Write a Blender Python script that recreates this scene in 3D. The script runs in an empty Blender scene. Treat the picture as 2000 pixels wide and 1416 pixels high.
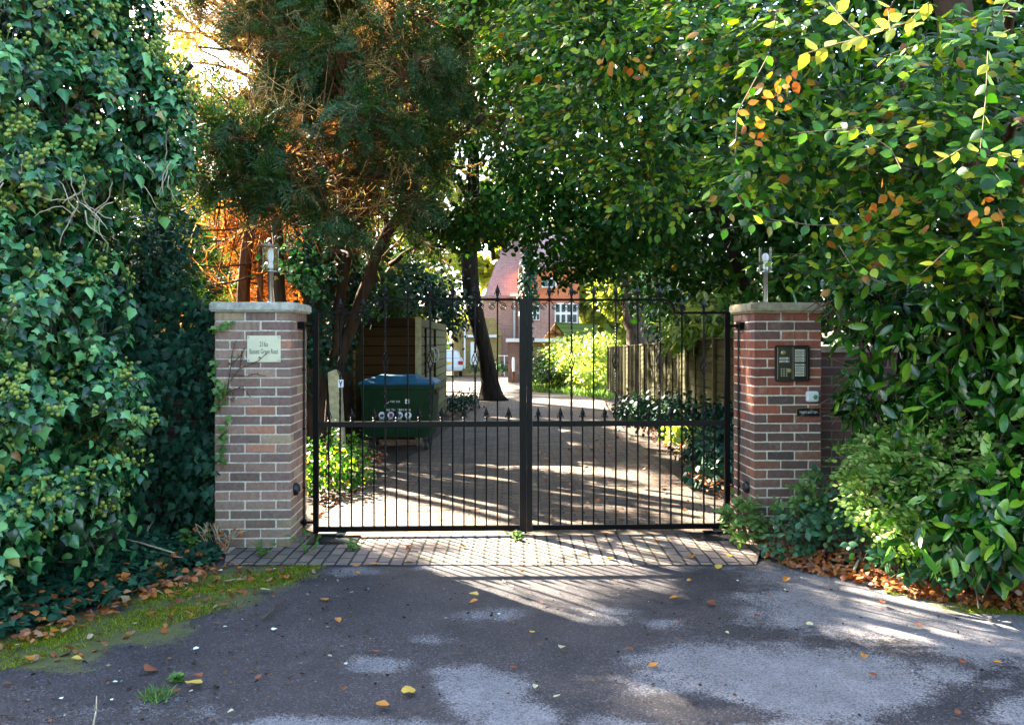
import bpy, bmesh, math, random
import numpy as np
from mathutils import Vector, Matrix
R = math.radians
rng = np.random.default_rng(7)
random.seed(7)
scn = bpy.context.scene
col = scn.collection

# ------------------------------------------------------------------ camera, sky, sun, exposure
F = 1600.0; HOR = 665.0; EYE = 1.65          # focal length in photo pixels, horizon row, eye height
cd = bpy.data.cameras.new('camera'); cam = bpy.data.objects.new('camera', cd); col.objects.link(cam)
cam.location = (0, 0, EYE); cam.rotation_euler = (R(90), 0, 0)
cd.sensor_width = 36; cd.lens = 36 * F / 2000; cd.shift_y = -(708 - HOR) / 2000
cd.clip_start = .05; cd.clip_end = 2000
scn.camera = cam
SAZ, SEL = R(-43.5), R(30)                    # sun: behind the gate, to the left
SUN = np.array([math.sin(SAZ) * math.cos(SEL), math.cos(SAZ) * math.cos(SEL), math.sin(SEL)])
w = bpy.data.worlds.new("World"); scn.world = w; w.use_nodes = True
nt = w.node_tree; sky = nt.nodes.new('ShaderNodeTexSky'); sky.sky_type = 'NISHITA'; sky.sun_disc = False
sky.sun_elevation = SEL; sky.sun_rotation = SAZ; sky.air_density = 1.0; sky.dust_density = 2.2; sky.ozone_density = .7
bg = nt.nodes['Background']; nt.links.new(sky.outputs[0], bg.inputs[0]); bg.inputs[1].default_value = .088
sl = bpy.data.lights.new('sun', 'SUN'); so = bpy.data.objects.new('sun', sl); col.objects.link(so)
sl.energy = 5.0; sl.angle = R(.53); sl.color = (1, .88, .70)
so.rotation_euler = Vector(SUN).to_track_quat('Z', 'Y').to_euler()
vs = scn.view_settings; vs.view_transform = 'Standard'; vs.look = 'None'; vs.exposure = 3.98; vs.gamma = 1
scn.cycles.max_bounces = 6; scn.cycles.transmission_bounces = 4; scn.cycles.transparent_max_bounces = 6
scn.cycles.diffuse_bounces = 2; scn.cycles.glossy_bounces = 2

# ------------------------------------------------------------------ helpers
def gz(y): return -.4 * min(max((y - 22) / 28, 0), 1)
def W(px, py, Y): return Vector(((px - 1000) * Y / F, Y, EYE - (py - HOR) * Y / F))
def G(px, py): Y = EYE * F / (py - HOR); return Vector(((px - 1000) * Y / F, Y, 0))

def tag(o, label=None, cat=None, group=None, kind=None):
    for k, v in (('label', label), ('category', cat), ('group', group), ('kind', kind)):
        if v: o[k] = v
    return o
def thing(name, label, cat, loc=(0, 0, 0), rz=0, group=None):
    o = bpy.data.objects.new(name, None); col.objects.link(o); o.location = loc; o.rotation_euler = (0, 0, rz)
    o.empty_display_size = .1
    return tag(o, label, cat, group)
def link(name, me, mat, parent=None):
    o = bpy.data.objects.new(name, me); col.objects.link(o)
    if mat and not me.materials: me.materials.append(mat)
    if parent: o.parent = parent
    return o
def mesh_np(name, V, loops, sizes):
    me = bpy.data.meshes.new(name)
    V = np.asarray(V, np.float32); loops = np.asarray(loops, np.int32).ravel(); sizes = np.asarray(sizes, np.int32)
    me.vertices.add(len(V)); me.vertices.foreach_set('co', V.ravel())
    me.loops.add(len(loops)); me.loops.foreach_set('vertex_index', loops)
    me.polygons.add(len(sizes)); st = np.concatenate([[0], np.cumsum(sizes)[:-1]]).astype(np.int32)
    me.polygons.foreach_set('loop_start', st)
    me.update(calc_edges=True)
    return me

class MB:
    def __init__(s): s.v = []; s.f = []; s.c = []
    def add(s, vs, fs, c=None):
        k = len(s.v); s.v += [tuple(v) for v in vs]; s.f += [tuple(i + k for i in f) for f in fs]; s.c += [c] * len(vs); return s
    def box(s, x0, x1, y0, y1, z0, z1, M=None, c=None):
        vs = [Vector((x, y, z)) for z in (z0, z1) for y in (y0, y1) for x in (x0, x1)]
        if M is not None: vs = [M @ v for v in vs]
        return s.add(vs, [(0, 2, 3, 1), (4, 5, 7, 6), (0, 1, 5, 4), (2, 6, 7, 3), (0, 4, 6, 2), (1, 3, 7, 5)], c)
    def bbox(s, x0, x1, y0, y1, z0, z1, b=.004, jit=0, c=None):      # bevelled box
        vs = []; idx = {}
        for i, (sx, x) in enumerate(((1, x0), (-1, x1))):
            for j, (sy, y) in enumerate(((1, y0), (-1, y1))):
                for k, (sz, z) in enumerate(((1, z0), (-1, z1))):
                    d = [random.uniform(-jit, jit) for _ in range(3)] if jit else (0, 0, 0)
                    for a in range(3):
                        p = [x + sx * b, y + sy * b, z + sz * b]; p[a] = (x, y, z)[a]
                        idx[i, j, k, a] = len(vs); vs.append((p[0] + d[0], p[1] + d[1], p[2] + d[2]))
        q = []
        I = lambda i, j, k, a: idx[i, j, k, a]
        for i in (0, 1):
            q.append([I(i, 0, 0, 0), I(i, 0, 1, 0), I(i, 1, 1, 0), I(i, 1, 0, 0)][::(1 if i == 0 else -1)])
            q.append([I(0, i, 0, 1), I(1, i, 0, 1), I(1, i, 1, 1), I(0, i, 1, 1)][::(1 if i == 0 else -1)])
            q.append([I(0, 0, i, 2), I(0, 1, i, 2), I(1, 1, i, 2), I(1, 0, i, 2)][::(1 if i == 0 else -1)])
        for a in (0, 1):
            for e in (0, 1):
                q.append([I(a, e, 0, 0), I(a, e, 1, 0), I(a, e, 1, 1), I(a, e, 0, 1)])
                q.append([I(a, 0, e, 0), I(a, 1, e, 0), I(a, 1, e, 2), I(a, 0, e, 2)])
                q.append([I(0, a, e, 1), I(1, a, e, 1), I(1, a, e, 2), I(0, a, e, 2)])
                for k in (0, 1): q.append([I(a, e, k, 0), I(a, e, k, 1), I(a, e, k, 2)])
        return s.add(vs, q, c)
    def tube(s, pts, rad, n=8, tw=None, cap=True, sq=1, phase=0):
        pts = [Vector(p) for p in pts]
        if not hasattr(rad, '__len__'): rad = [rad] * len(pts)
        up = Vector((0, 0, 1)); vs = []; prev = None
        for i, p in enumerate(pts):
            t = (pts[min(i + 1, len(pts) - 1)] - pts[max(i - 1, 0)]).normalized()
            if prev is None:
                a = t.cross(up if abs(t.z) < .9 else Vector((0, 1, 0))).normalized()
            else: a = (prev - prev.dot(t) * t).normalized()
            prev = a; b = t.cross(a)
            th = (tw[i] if tw else 0) + phase
            for k in range(n):
                an = 2 * math.pi * k / n + th
                vs.append(p + (a * math.cos(an) + b * math.sin(an) * sq) * rad[i])
        fs = [(i * n + k, i * n + (k + 1) % n, (i + 1) * n + (k + 1) % n, (i + 1) * n + k) for i in range(len(pts) - 1) for k in range(n)]
        if cap: fs += [tuple(range(n))[::-1], tuple(range((len(pts) - 1) * n, len(pts) * n))]
        return s.add(vs, fs)
    def lathe(s, prof, cx=0, cy=0, n=16, axis='z', cz=0):
        vs = []
        for r, z in prof:
            for k in range(n):
                a = 2 * math.pi * k / n; x, y = r * math.cos(a), r * math.sin(a)
                vs.append((cx + x, cy + y, cz + z) if axis == 'z' else (cx + x, cy + z, cz + y) if axis == 'y' else (cx + z, cy + x, cz + y))
        fs = [(i * n + k, i * n + (k + 1) % n, (i + 1) * n + (k + 1) % n, (i + 1) * n + k) for i in range(len(prof) - 1) for k in range(n)]
        fs += [tuple(range(n))[::-1], tuple(range((len(prof) - 1) * n, len(prof) * n))]
        return s.add(vs, fs)
    def prism(s, poly, y0, y1):                                        # polygon in x,z run from y0 to y1
        n = len(poly); vs = [(x, y0, z) for x, z in poly] + [(x, y1, z) for x, z in poly]
        return s.add(vs, [tuple(range(n)), tuple(range(2 * n - 1, n - 1, -1))] + [(i, i + n, (i + 1) % n + n, (i + 1) % n) for i in range(n)])
    def build(s, name, mat, parent=None, smooth=False, bevel=0, world=False):
        off = Vector(parent.location) if (world and parent) else Vector((0, 0, 0))
        me = bpy.data.meshes.new(name); me.from_pydata([Vector(v) - off for v in s.v], [], s.f); me.update()
        if any(c is not None for c in s.c):
            at = me.color_attributes.new('col', 'FLOAT_COLOR', 'POINT')
            at.data.foreach_set('color', np.array([(*(c or (1, 1, 1)), 1) for c in s.c], np.float32).ravel())
        bm = bmesh.new(); bm.from_mesh(me); bmesh.ops.recalc_face_normals(bm, faces=bm.faces)
        if bevel:
            es = [e for e in bm.edges if len(e.link_faces) == 2 and e.calc_face_angle(0) > R(35)]
            bmesh.ops.bevel(bm, geom=es, offset=bevel, segments=2, affect='EDGES', clamp_overlap=True)
        bm.to_mesh(me); bm.free()
        if smooth:
            me.polygons.foreach_set('use_smooth', [True] * len(me.polygons))
            if smooth != 'all': me.set_sharp_from_angle(angle=R(40))
        return link(name, me, mat, parent)

def text(s, size, name, mat, parent, x, y, z, sx=1, ext=.0006, align='CENTER'):   # lettering facing -Y
    c = bpy.data.curves.new('lettering', 'FONT'); c.body = s; c.size = size; c.align_x = align; c.align_y = 'CENTER'; c.extrude = ext
    c.resolution_u = 3
    o = bpy.data.objects.new('lettering', c); col.objects.link(o)
    dg = bpy.context.evaluated_depsgraph_get(); me = bpy.data.meshes.new_from_object(o.evaluated_get(dg))
    bpy.data.objects.remove(o); bpy.data.curves.remove(c)
    for v in me.vertices: v.co = (x + v.co.x * sx, y - v.co.z, z + v.co.y)
    me.materials.clear()
    return link(name, me, mat, parent)

# ------------------------------------------------------------------ materials
def new_mat(name):
    m = bpy.data.materials.new(name); m.use_nodes = True
    return m, m.node_tree, m.node_tree.nodes['Principled BSDF']
def N(t, typ, **kw):
    n = t.nodes.new(typ)
    for k, v in kw.items():
        if k in n.inputs: n.inputs[k].default_value = v
        else: setattr(n, k, v)
    return n
def L(t, a, b): t.links.new(a, b)
def ramp(t, fac, stops, interp='LINEAR'):
    r = t.nodes.new('ShaderNodeValToRGB'); r.color_ramp.interpolation = interp
    e = r.color_ramp.elements
    while len(e) < len(stops): e.new(.5)
    for i, (p, c) in enumerate(stops): e[i].position = p; e[i].color = (*c, 1)
    L(t, fac, r.inputs[0]); return r.outputs[0]
def mixc(t, fac, a, b, mode='MIX'):
    m = t.nodes.new('ShaderNodeMix'); m.data_type = 'RGBA'; m.blend_type = mode
    for sock, v in ((m.inputs['Factor'], fac), (m.inputs[6], a), (m.inputs[7], b)):
        if isinstance(v, (int, float)): sock.default_value = v
        elif isinstance(v, tuple): sock.default_value = (*v, 1)
        else: L(t, v, sock)
    return m.outputs[2]
def mth(t, op, a, b=None):
    m = t.nodes.new('ShaderNodeMath'); m.operation = op
    for i, v in enumerate((a, b)):
        if v is None: continue
        if isinstance(v, (int, float)): m.inputs[i].default_value = v
        else: L(t, v, m.inputs[i])
    return m.outputs[0]
def obj_co(t): return t.nodes.new('ShaderNodeTexCoord').outputs['Object']
def noise(t, scale, detail=4, rough=.6, vec=None):
    n = N(t, 'ShaderNodeTexNoise', Scale=scale, Detail=detail, Roughness=rough)
    L(t, vec if vec is not None else obj_co(t), n.inputs['Vector']); return n.outputs['Fac']
def bump(t, p, h, strength=.3, dist=.01):
    b = N(t, 'ShaderNodeBump', Strength=strength, Distance=dist); L(t, h, b.inputs['Height']); L(t, b.outputs[0], p.inputs['Normal'])
def plain(name, c, rough=.6, metal=0, var=.25, scale=20, bmp=0, spec=.5):
    m, t, p = new_mat(name)
    f = noise(t, scale)
    d = tuple(max(0, x * (1 - var)) for x in c); e = tuple(min(1, x * (1 + var)) for x in c)
    L(t, ramp(t, f, [(.3, d), (.7, e)]), p.inputs['Base Color'])
    p.inputs['Roughness'].default_value = rough; p.inputs['Metallic'].default_value = metal; p.inputs['Specular IOR Level'].default_value = spec
    if bmp: bump(t, p, noise(t, scale * 3), bmp, .01)
    return m
def leaf_mat(name, stops, rough=.4, trans=.3, tcol=(1.3, 1.25, .5), spec=.5, interp='LINEAR', coat=0):
    m, t, p = new_mat(name)
    g = t.nodes.new('ShaderNodeNewGeometry')
    c = ramp(t, g.outputs['Random Per Island'], stops, interp)
    c = mixc(t, .22, c, ramp(t, noise(t, 60, 3), [(.3, (.35, .4, .3)), (.7, (1.5, 1.5, 1.2))]), 'MULTIPLY')
    L(t, c, p.inputs['Base Color']); p.inputs['Roughness'].default_value = rough; p.inputs['Specular IOR Level'].default_value = spec
    p.inputs['Coat Weight'].default_value = coat; p.inputs['Coat Roughness'].default_value = .15
    tr = t.nodes.new('ShaderNodeBsdfTranslucent'); L(t, mixc(t, 1.0, c, tcol, 'MULTIPLY'), tr.inputs[0])
    tc = tr.inputs[0].links[0].from_node; tc.clamp_result = False
    ms = t.nodes.new('ShaderNodeMixShader'); ms.inputs[0].default_value = trans
    L(t, p.outputs[0], ms.inputs[1]); L(t, tr.outputs[0], ms.inputs[2])
    L(t, ms.outputs[0], t.nodes['Material Output'].inputs[0])
    return m
def bark_mat(name, c1, c2, scale=9):
    m, t, p = new_mat(name)
    mp = N(t, 'ShaderNodeMapping'); mp.inputs['Scale'].default_value = (1, 1, .18); L(t, obj_co(t), mp.inputs[0])
    f = noise(t, scale, 6, .7, mp.outputs[0])
    L(t, ramp(t, f, [(.35, c1), (.65, c2)]), p.inputs['Base Color']); p.inputs['Roughness'].default_value = .95; p.inputs['Specular IOR Level'].default_value = .15
    bump(t, p, f, .9, .04); return m

M = {}
M['gate'] = plain('black_painted_iron', (.0025, .0025, .0035), .42, 0, .45, 40, .12, .12)
M['gate2'] = plain('worn_black_iron', (.0045, .0045, .006), .36, 0, .5, 60, .1, .25)
M['steel'] = plain('brushed_steel', (.42, .42, .42), .28, 1, .1, 60)
M['black'] = plain('black_plastic', (.012, .012, .014), .35)
M['white_plastic'] = plain('white_plastic', (.78, .78, .76), .35, 0, .04)
M['bulb'] = plain('white_bulb_glass', (.85, .85, .82), .25, 0, .02)
M['letter_white'] = plain('white_lettering', (.8, .8, .78), .5, 0, .03)
M['letter_dark'] = plain('dark_lettering', (.03, .03, .028), .5)
M['plaque'] = plain('cream_enamel_plaque', (.82, .76, .52), .3, 0, .06, 12)
M['coping'] = plain('weathered_concrete_coping', (.52, .49, .40), .9, 0, .4, 16, .3)
M['coping2'] = plain('buff_stone_coping', (.36, .30, .19), .9, 0, .45, 16, .3)
M['mortar'] = plain('cream_mortar', (.70, .62, .49), .95, 0, .3, 60, .3)
M['green_dot'] = plain('green_button', (.02, .32, .12), .3)
M['blue_lid'] = plain('blue_lid_plastic', (.010, .095, .175), .6, 0, .25, 8, 0, .2)
M['bin'] = plain('dark_green_plastic', (.0016, .028, .009), .42, 0, .35, 7, 0, .22)
M['rubber'] = plain('rubber', (.02, .02, .02), .8)
M['post_wood'] = plain('pale_treated_post', (.40, .36, .19), .85, 0, .3, 14, .2)
M['brass'] = plain('tarnished_brass', (.55, .42, .2), .35, .9, .2)
def brick_island(name):
    m, t, p = new_mat(name)
    a = N(t, 'ShaderNodeVertexColor'); a.layer_name = 'col'
    n1 = noise(t, 28, 6, .7); n2 = noise(t, 7, 4, .6)
    c = mixc(t, .55, a.outputs[0], ramp(t, n1, [(.3, (.45, .42, .42)), (.7, (1.35, 1.3, 1.25))]), 'MULTIPLY')
    c = mixc(t, mth(t, 'MULTIPLY', ramp(t, n2, [(.55, (0, 0, 0)), (.75, (1, 1, 1))]), .3), c, (.42, .37, .30))
    sx = t.nodes.new('ShaderNodeSeparateXYZ'); L(t, obj_co(t), sx.inputs[0])                  # algae near the ground, drip marks under the coping
    low = ramp(t, mth(t, 'ADD', sx.outputs['Z'], mth(t, 'MULTIPLY', mth(t, 'SUBTRACT', noise(t, 6, 5, .7), .5), .9)), [(.05, (1, 1, 1)), (.38, (0, 0, 0))])
    c = mixc(t, mth(t, 'MULTIPLY', low, .4), c, (.065, .068, .032))
    dm = N(t, 'ShaderNodeMapping'); dm.inputs['Scale'].default_value = (9, 9, .9); L(t, obj_co(t), dm.inputs[0])
    top = mth(t, 'MULTIPLY', ramp(t, noise(t, 2.2, 3, .6, dm.outputs[0]), [(.5, (0, 0, 0)), (.68, (1, 1, 1))]), ramp(t, mth(t, 'SUBTRACT', sx.outputs['Z'], 1.2), [(.1, (0, 0, 0)), (.68, (1, 1, 1))]))
    c = mixc(t, mth(t, 'MULTIPLY', top, .5), c, (.06, .055, .045))
    L(t, c, p.inputs['Base Color']); p.inputs['Roughness'].default_value = .88
    bump(t, p, n1, .5, .006); return m
M['brick'] = brick_island('pier_brick')
def brick_wall(name, c1, c2, mort, scale=1.0, rot=None):
    m, t, p = new_mat(name)
    mp = N(t, 'ShaderNodeMapping'); mp.inputs['Rotation'].default_value = rot or (R(90), 0, 0); L(t, obj_co(t), mp.inputs[0])
    b = N(t, 'ShaderNodeTexBrick', Scale=1.0); b.inputs['Brick Width'].default_value = .225 * scale; b.inputs['Row Height'].default_value = .075 * scale
    b.inputs['Mortar Size'].default_value = .006 * scale; b.inputs['Color1'].default_value = (*c1, 1); b.inputs['Color2'].default_value = (*c2, 1); b.inputs['Mortar'].default_value = (*mort, 1)
    L(t, mp.outputs[0], b.inputs[0])
    L(t, mixc(t, .5, b.outputs['Color'], ramp(t, noise(t, 6), [(.3, (.6, .6, .6)), (.7, (1.3, 1.3, 1.3))]), 'MULTIPLY'), p.inputs['Base Color'])
    p.inputs['Roughness'].default_value = .9; bump(t, p, b.outputs['Fac'], -.4, .006); return m

def paving(name, rot, c1=(.165, .098, .058), c2=(.058, .038, .028)):
    m, t, p = new_mat(name)
    mp = N(t, 'ShaderNodeMapping'); mp.inputs['Rotation'].default_value = (0, 0, rot); L(t, obj_co(t), mp.inputs[0])
    wob = N(t, 'ShaderNodeTexNoise', Scale=5, Detail=2); L(t, mp.outputs[0], wob.inputs[0])
    va = N(t, 'ShaderNodeVectorMath', operation='MULTIPLY_ADD'); L(t, wob.outputs['Color'], va.inputs[0]); va.inputs[1].default_value = (.016, .016, 0); L(t, mp.outputs[0], va.inputs[2])
    b = N(t, 'ShaderNodeTexBrick', Scale=1.0); b.inputs['Brick Width'].default_value = .2; b.inputs['Row Height'].default_value = .1
    b.inputs['Mortar Size'].default_value = .010; b.inputs['Mortar Smooth'].default_value = .3; b.inputs['Bias'].default_value = -.1
    b.inputs['Color1'].default_value = (*c1, 1); b.inputs['Color2'].default_value = (*c2, 1); b.inputs['Mortar'].default_value = (.018, .018, .008, 1)
    L(t, va.outputs[0], b.inputs[0])
    n1 = noise(t, 1.3, 5, .65); n2 = noise(t, 45, 4)
    c = mixc(t, .8, b.outputs['Color'], ramp(t, n1, [(.3, (.55, .55, .55)), (.7, (1.15, 1.12, 1.1))]), 'MULTIPLY')
    c = mixc(t, .6, c, ramp(t, n2, [(.3, (.6, .6, .6)), (.7, (1.3, 1.3, 1.3))]), 'MULTIPLY')
    c = mixc(t, mth(t, 'MULTIPLY', ramp(t, noise(t, 2.2, 5, .7), [(.52, (0, 0, 0)), (.7, (1, 1, 1))]), .45), c, (.07, .085, .03))
    L(t, c, p.inputs['Base Color']); p.inputs['Roughness'].default_value = .85
    h = mth(t, 'ADD', mth(t, 'MULTIPLY', b.outputs['Fac'], -1.0), mth(t, 'MULTIPLY', n2, .35)); bump(t, p, h, .8, .006)
    return m
M['drive'] = paving('block_paving', 0)
M['apron'] = paving('block_paving_lengthwise', R(90), (.29, .21, .165), (.15, .12, .11))

def asphalt():
    m, t, p = new_mat('patchy_asphalt')
    at = N(t, 'ShaderNodeAttribute'); at.attribute_name = 'dry'
    am = N(t, 'ShaderNodeAttribute'); am.attribute_name = 'moss'
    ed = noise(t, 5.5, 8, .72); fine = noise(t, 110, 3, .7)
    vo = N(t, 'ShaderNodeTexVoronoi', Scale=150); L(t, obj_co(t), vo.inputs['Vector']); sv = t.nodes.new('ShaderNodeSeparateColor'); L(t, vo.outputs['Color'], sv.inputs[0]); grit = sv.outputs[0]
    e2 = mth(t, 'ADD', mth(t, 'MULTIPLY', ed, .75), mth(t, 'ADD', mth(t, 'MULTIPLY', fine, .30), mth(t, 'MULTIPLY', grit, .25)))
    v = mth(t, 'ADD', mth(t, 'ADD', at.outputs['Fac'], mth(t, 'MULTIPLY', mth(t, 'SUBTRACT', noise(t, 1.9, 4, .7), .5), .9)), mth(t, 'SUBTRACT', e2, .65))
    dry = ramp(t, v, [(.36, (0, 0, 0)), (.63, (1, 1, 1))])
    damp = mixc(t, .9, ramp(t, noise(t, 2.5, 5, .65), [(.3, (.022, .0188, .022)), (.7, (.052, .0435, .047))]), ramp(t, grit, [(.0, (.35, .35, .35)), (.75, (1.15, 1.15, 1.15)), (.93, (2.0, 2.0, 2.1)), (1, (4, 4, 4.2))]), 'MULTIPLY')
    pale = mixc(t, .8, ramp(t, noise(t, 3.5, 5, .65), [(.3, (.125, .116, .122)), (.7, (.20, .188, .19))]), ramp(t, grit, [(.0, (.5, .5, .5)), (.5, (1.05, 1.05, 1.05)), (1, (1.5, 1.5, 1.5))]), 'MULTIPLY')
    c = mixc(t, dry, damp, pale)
    spk = N(t, 'ShaderNodeTexVoronoi', Scale=70); L(t, obj_co(t), spk.inputs['Vector'])
    sp = mth(t, 'MULTIPLY', mth(t, 'LESS_THAN', spk.outputs['Distance'], .16), mth(t, 'GREATER_THAN', spk.outputs['Color'], .62))
    c = mixc(t, mth(t, 'MULTIPLY', sp, .5), c, (.34, .33, .33))
    mv = mth(t, 'ADD', am.outputs['Fac'], mth(t, 'SUBTRACT', mth(t, 'ADD', mth(t, 'MULTIPLY', noise(t, 7, 6, .75), .8), mth(t, 'MULTIPLY', fine, .4)), .6))
    mm = ramp(t, mv, [(.50, (0, 0, 0)), (.62, (1, 1, 1))])
    c = mixc(t, mth(t, 'MULTIPLY', mm, .4), c, ramp(t, fine, [(.3, (.07, .085, .008)), (.7, (.28, .31, .025))]))
    L(t, c, p.inputs['Base Color'])
    L(t, ramp(t, dry, [(0, (.62, .62, .62)), (1, (.92, .92, .92))]), p.inputs['Roughness'])
    bump(t, p, mth(t, 'ADD', grit, mth(t, 'MULTIPLY', fine, .5)), .7, .008)
    return m
M['asphalt'] = asphalt()
def soil():
    m, t, p = new_mat('leafy_soil')
    L(t, ramp(t, noise(t, 9, 7, .75), [(.3, (.012, .009, .006)), (.5, (.035, .022, .012)), (.7, (.09, .045, .018))]), p.inputs['Base Color'])
    p.inputs['Roughness'].default_value = .95; bump(t, p, noise(t, 30, 5), .8, .03); return m
M['soil'] = soil()

def boards(name, c1, c2, h, axis='z', groove=(.004, .004, .003), gap=.11):
    m, t, p = new_mat(name)
    sx = t.nodes.new('ShaderNodeSeparateXYZ'); L(t, obj_co(t), sx.inputs[0])
    z = sx.outputs['Z' if axis == 'z' else 'X' if axis == 'x' else 'Y']
    q = mth(t, 'MULTIPLY', z, 1 / h); fr = mth(t, 'FRACT', q); fl = mth(t, 'FLOOR', q)
    wn = t.nodes.new('ShaderNodeTexWhiteNoise'); wn.noise_dimensions = '1D'; L(t, fl, wn.inputs['W'])
    mp = N(t, 'ShaderNodeMapping'); mp.inputs['Scale'].default_value = (1.5, 1.5, 14) if axis == 'z' else (12, 12, 1.2); L(t, obj_co(t), mp.inputs[0])
    g = noise(t, 3, 6, .7, mp.outputs[0])
    c = ramp(t, mth(t, 'ADD', mth(t, 'MULTIPLY', wn.outputs['Value'], .5), mth(t, 'MULTIPLY', g, .5)), [(.2, c1), (.8, c2)])
    c = mixc(t, mth(t, 'LESS_THAN', fr, gap), c, groove)
    L(t, c, p.inputs['Base Color']); p.inputs['Roughness'].default_value = .9; p.inputs['Specular IOR Level'].default_value = .12; bump(t, p, mth(t, 'ADD', fr, mth(t, 'MULTIPLY', g, .3)), .5, .02); return m
M['dark_boards'] = boards('dark_stained_boards', (.018, .010, .004), (.085, .042, .014), .155)
M['pale_boards'] = boards('pale_weathered_boards', (.13, .115, .05), (.27, .23, .11), .155, groove=(.03, .025, .015))
M['fence_boards'] = boards('lapped_fence_boards', (.020, .020, .005), (.055, .052, .014), .13, groove=(.012, .012, .006), gap=.09)
M['fence_batten'] = plain('fence_batten', (.035, .03, .012), .9, 0, .4, 10, 0, .12)
M['fence_post'] = plain('weathered_fence_post', (.06, .056, .022), .9, 0, .35, 8, .2, .15)

M['ivy'] = leaf_mat('ivy_leaf', [(0, (.004, .028, .009)), (.38, (.012, .080, .026)), (.64, (.050, .22, .072)), (.975, (.22, .50, .16)), (.99, (.40, .38, .08)), (1, (.24, .13, .05))], .27, .08, spec=.55)
M['ivy_dark'] = leaf_mat('dark_ivy_leaf', [(0, (.004, .024, .014)), (.6, (.010, .052, .027)), (.92, (.022, .085, .042)), (1, (.08, .15, .08))], .5, .06, spec=.2)
M['ivy_young'] = leaf_mat('young_ivy_leaf', [(0, (.06, .16, .03)), (1, (.16, .30, .06))], .45, .3)
M['umbel'] = leaf_mat('ivy_flower_head', [(0, (.16, .25, .035)), (.7, (.30, .38, .06)), (1, (.38, .40, .09))], .7, .05)
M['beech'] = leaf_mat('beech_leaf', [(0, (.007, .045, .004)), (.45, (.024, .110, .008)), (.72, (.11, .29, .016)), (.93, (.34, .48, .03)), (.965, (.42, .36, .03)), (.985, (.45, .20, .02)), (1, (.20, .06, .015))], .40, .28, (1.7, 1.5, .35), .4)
M['beech_dark'] = leaf_mat('shaded_green_leaf', [(0, (.006, .035, .004)), (.6, (.016, .075, .007)), (.97, (.035, .12, .012)), (1, (.30, .18, .03))], .5, .2, (1.6, 1.5, .4), .2)  # darker copy of the beech leaf, shade put into its colour
M['beech_yellow'] = leaf_mat('yellow_beech_leaf', [(0, (.22, .30, .03)), (.5, (.36, .40, .05)), (1, (.50, .42, .04))], .45, .4, (1.3, 1.2, .6))
M['beech_orange'] = leaf_mat('orange_beech_leaf', [(0, (.45, .13, .015)), (.5, (.55, .30, .02)), (1, (.20, .05, .015))], .5, .4, (1.2, 1, .6))
M['laurel'] = leaf_mat('laurel_leaf', [(0, (.003, .028, .002)), (.5, (.010, .078, .005)), (.85, (.07, .24, .016)), (1, (.18, .32, .02))], .26, .07, spec=.5)
M['rose'] = leaf_mat('rose_leaflet', [(0, (.05, .14, .018)), (.6, (.16, .30, .05)), (.92, (.30, .40, .10)), (1, (.55, .45, .22))], .5, .3)
M['bramble'] = leaf_mat('bramble_leaf', [(0, (.012, .06, .022)), (.8, (.03, .12, .045)), (1, (.07, .18, .06))], .45, .15)
M['weed'] = leaf_mat('weed_leaf', [(0, (.05, .14, .02)), (1, (.14, .26, .05))], .5, .3)
M['yew'] = leaf_mat('conifer_spray', [(0, (.010, .040, .012)), (.6, (.026, .080, .024)), (.9, (.060, .125, .036)), (1, (.16, .16, .05))], .6, .25, (2.2, 1.9, .6), .3)
M['yew_sun'] = leaf_mat('sunlit_conifer_spray', [(0, (.02, .035, .012)), (.5, (.07, .09, .03)), (1, (.26, .21, .09))], .6, .35, (1.8, 1.5, .6), .3)  # paler copy of the conifer spray, sunlight put into its colour
M['dead'] = leaf_mat('dead_conifer_twig', [(0, (.05, .012, .003)), (.45, (.20, .055, .008)), (.8, (.45, .17, .03)), (1, (.70, .45, .18))], .7, .45, (1.4, 1.0, .5), .2)
M['dead_pale'] = leaf_mat('golden_dry_twig', [(0, (.14, .065, .016)), (.5, (.42, .26, .09)), (1, (.75, .58, .28))], .7, .35, (1.3, 1.1, .7), .2)
M['far'] = leaf_mat('sunlit_far_leaf', [(0, (.10, .16, .02)), (.5, (.20, .26, .03)), (1, (.34, .34, .05))], .5, .5, (1.6, 1.5, .7), .3)  # sunlit distant foliage, the light put into the leaf colour
M['far_dark'] = leaf_mat('dark_shaded_far_leaf', [(0, (.012, .04, .012)), (1, (.04, .10, .02))], .5, .3, (1.8, 1.7, .5), .3)  # distant foliage in shade, the darkness put into the leaf colour
M['shrub'] = leaf_mat('sunlit_shrub_leaf', [(0, (.14, .24, .03)), (.6, (.28, .38, .06)), (1, (.42, .46, .12))], .45, .45, (1.4, 1.3, .7))  # sunlit shrub foliage, the sun put into the leaf colour
M['litter'] = leaf_mat('fallen_leaf', [(0, (.10, .03, .012)), (.35, (.30, .085, .018)), (.75, (.48, .16, .028)), (.93, (.34, .20, .12)), (1, (.50, .42, .32))], .55, .12, (1.1, 1, .8))
M['moss'] = leaf_mat('moss_tuft', [(0, (.05, .08, .006)), (.45, (.18, .25, .012)), (.85, (.45, .52, .03)), (1, (.60, .62, .06))], .8, .25, spec=.1)
M['grass'] = leaf_mat('grass_blade', [(0, (.06, .15, .03)), (1, (.20, .34, .08))], .6, .3)
M['bark_dark'] = bark_mat('dark_bark', (.010, .008, .006), (.040, .028, .018))
M['bark_pale'] = bark_mat('pale_ridged_bark', (.03, .02, .015), (.24, .19, .14), 12)
M['bark_mid'] = bark_mat('brown_bark', (.022, .013, .008), (.09, .055, .032))
M['bark_red'] = bark_mat('red_brown_bark', (.05, .016, .007), (.22, .09, .035))
M['twig'] = plain('brown_twig', (.09, .06, .035), .85, 0, .4, 30)
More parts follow.
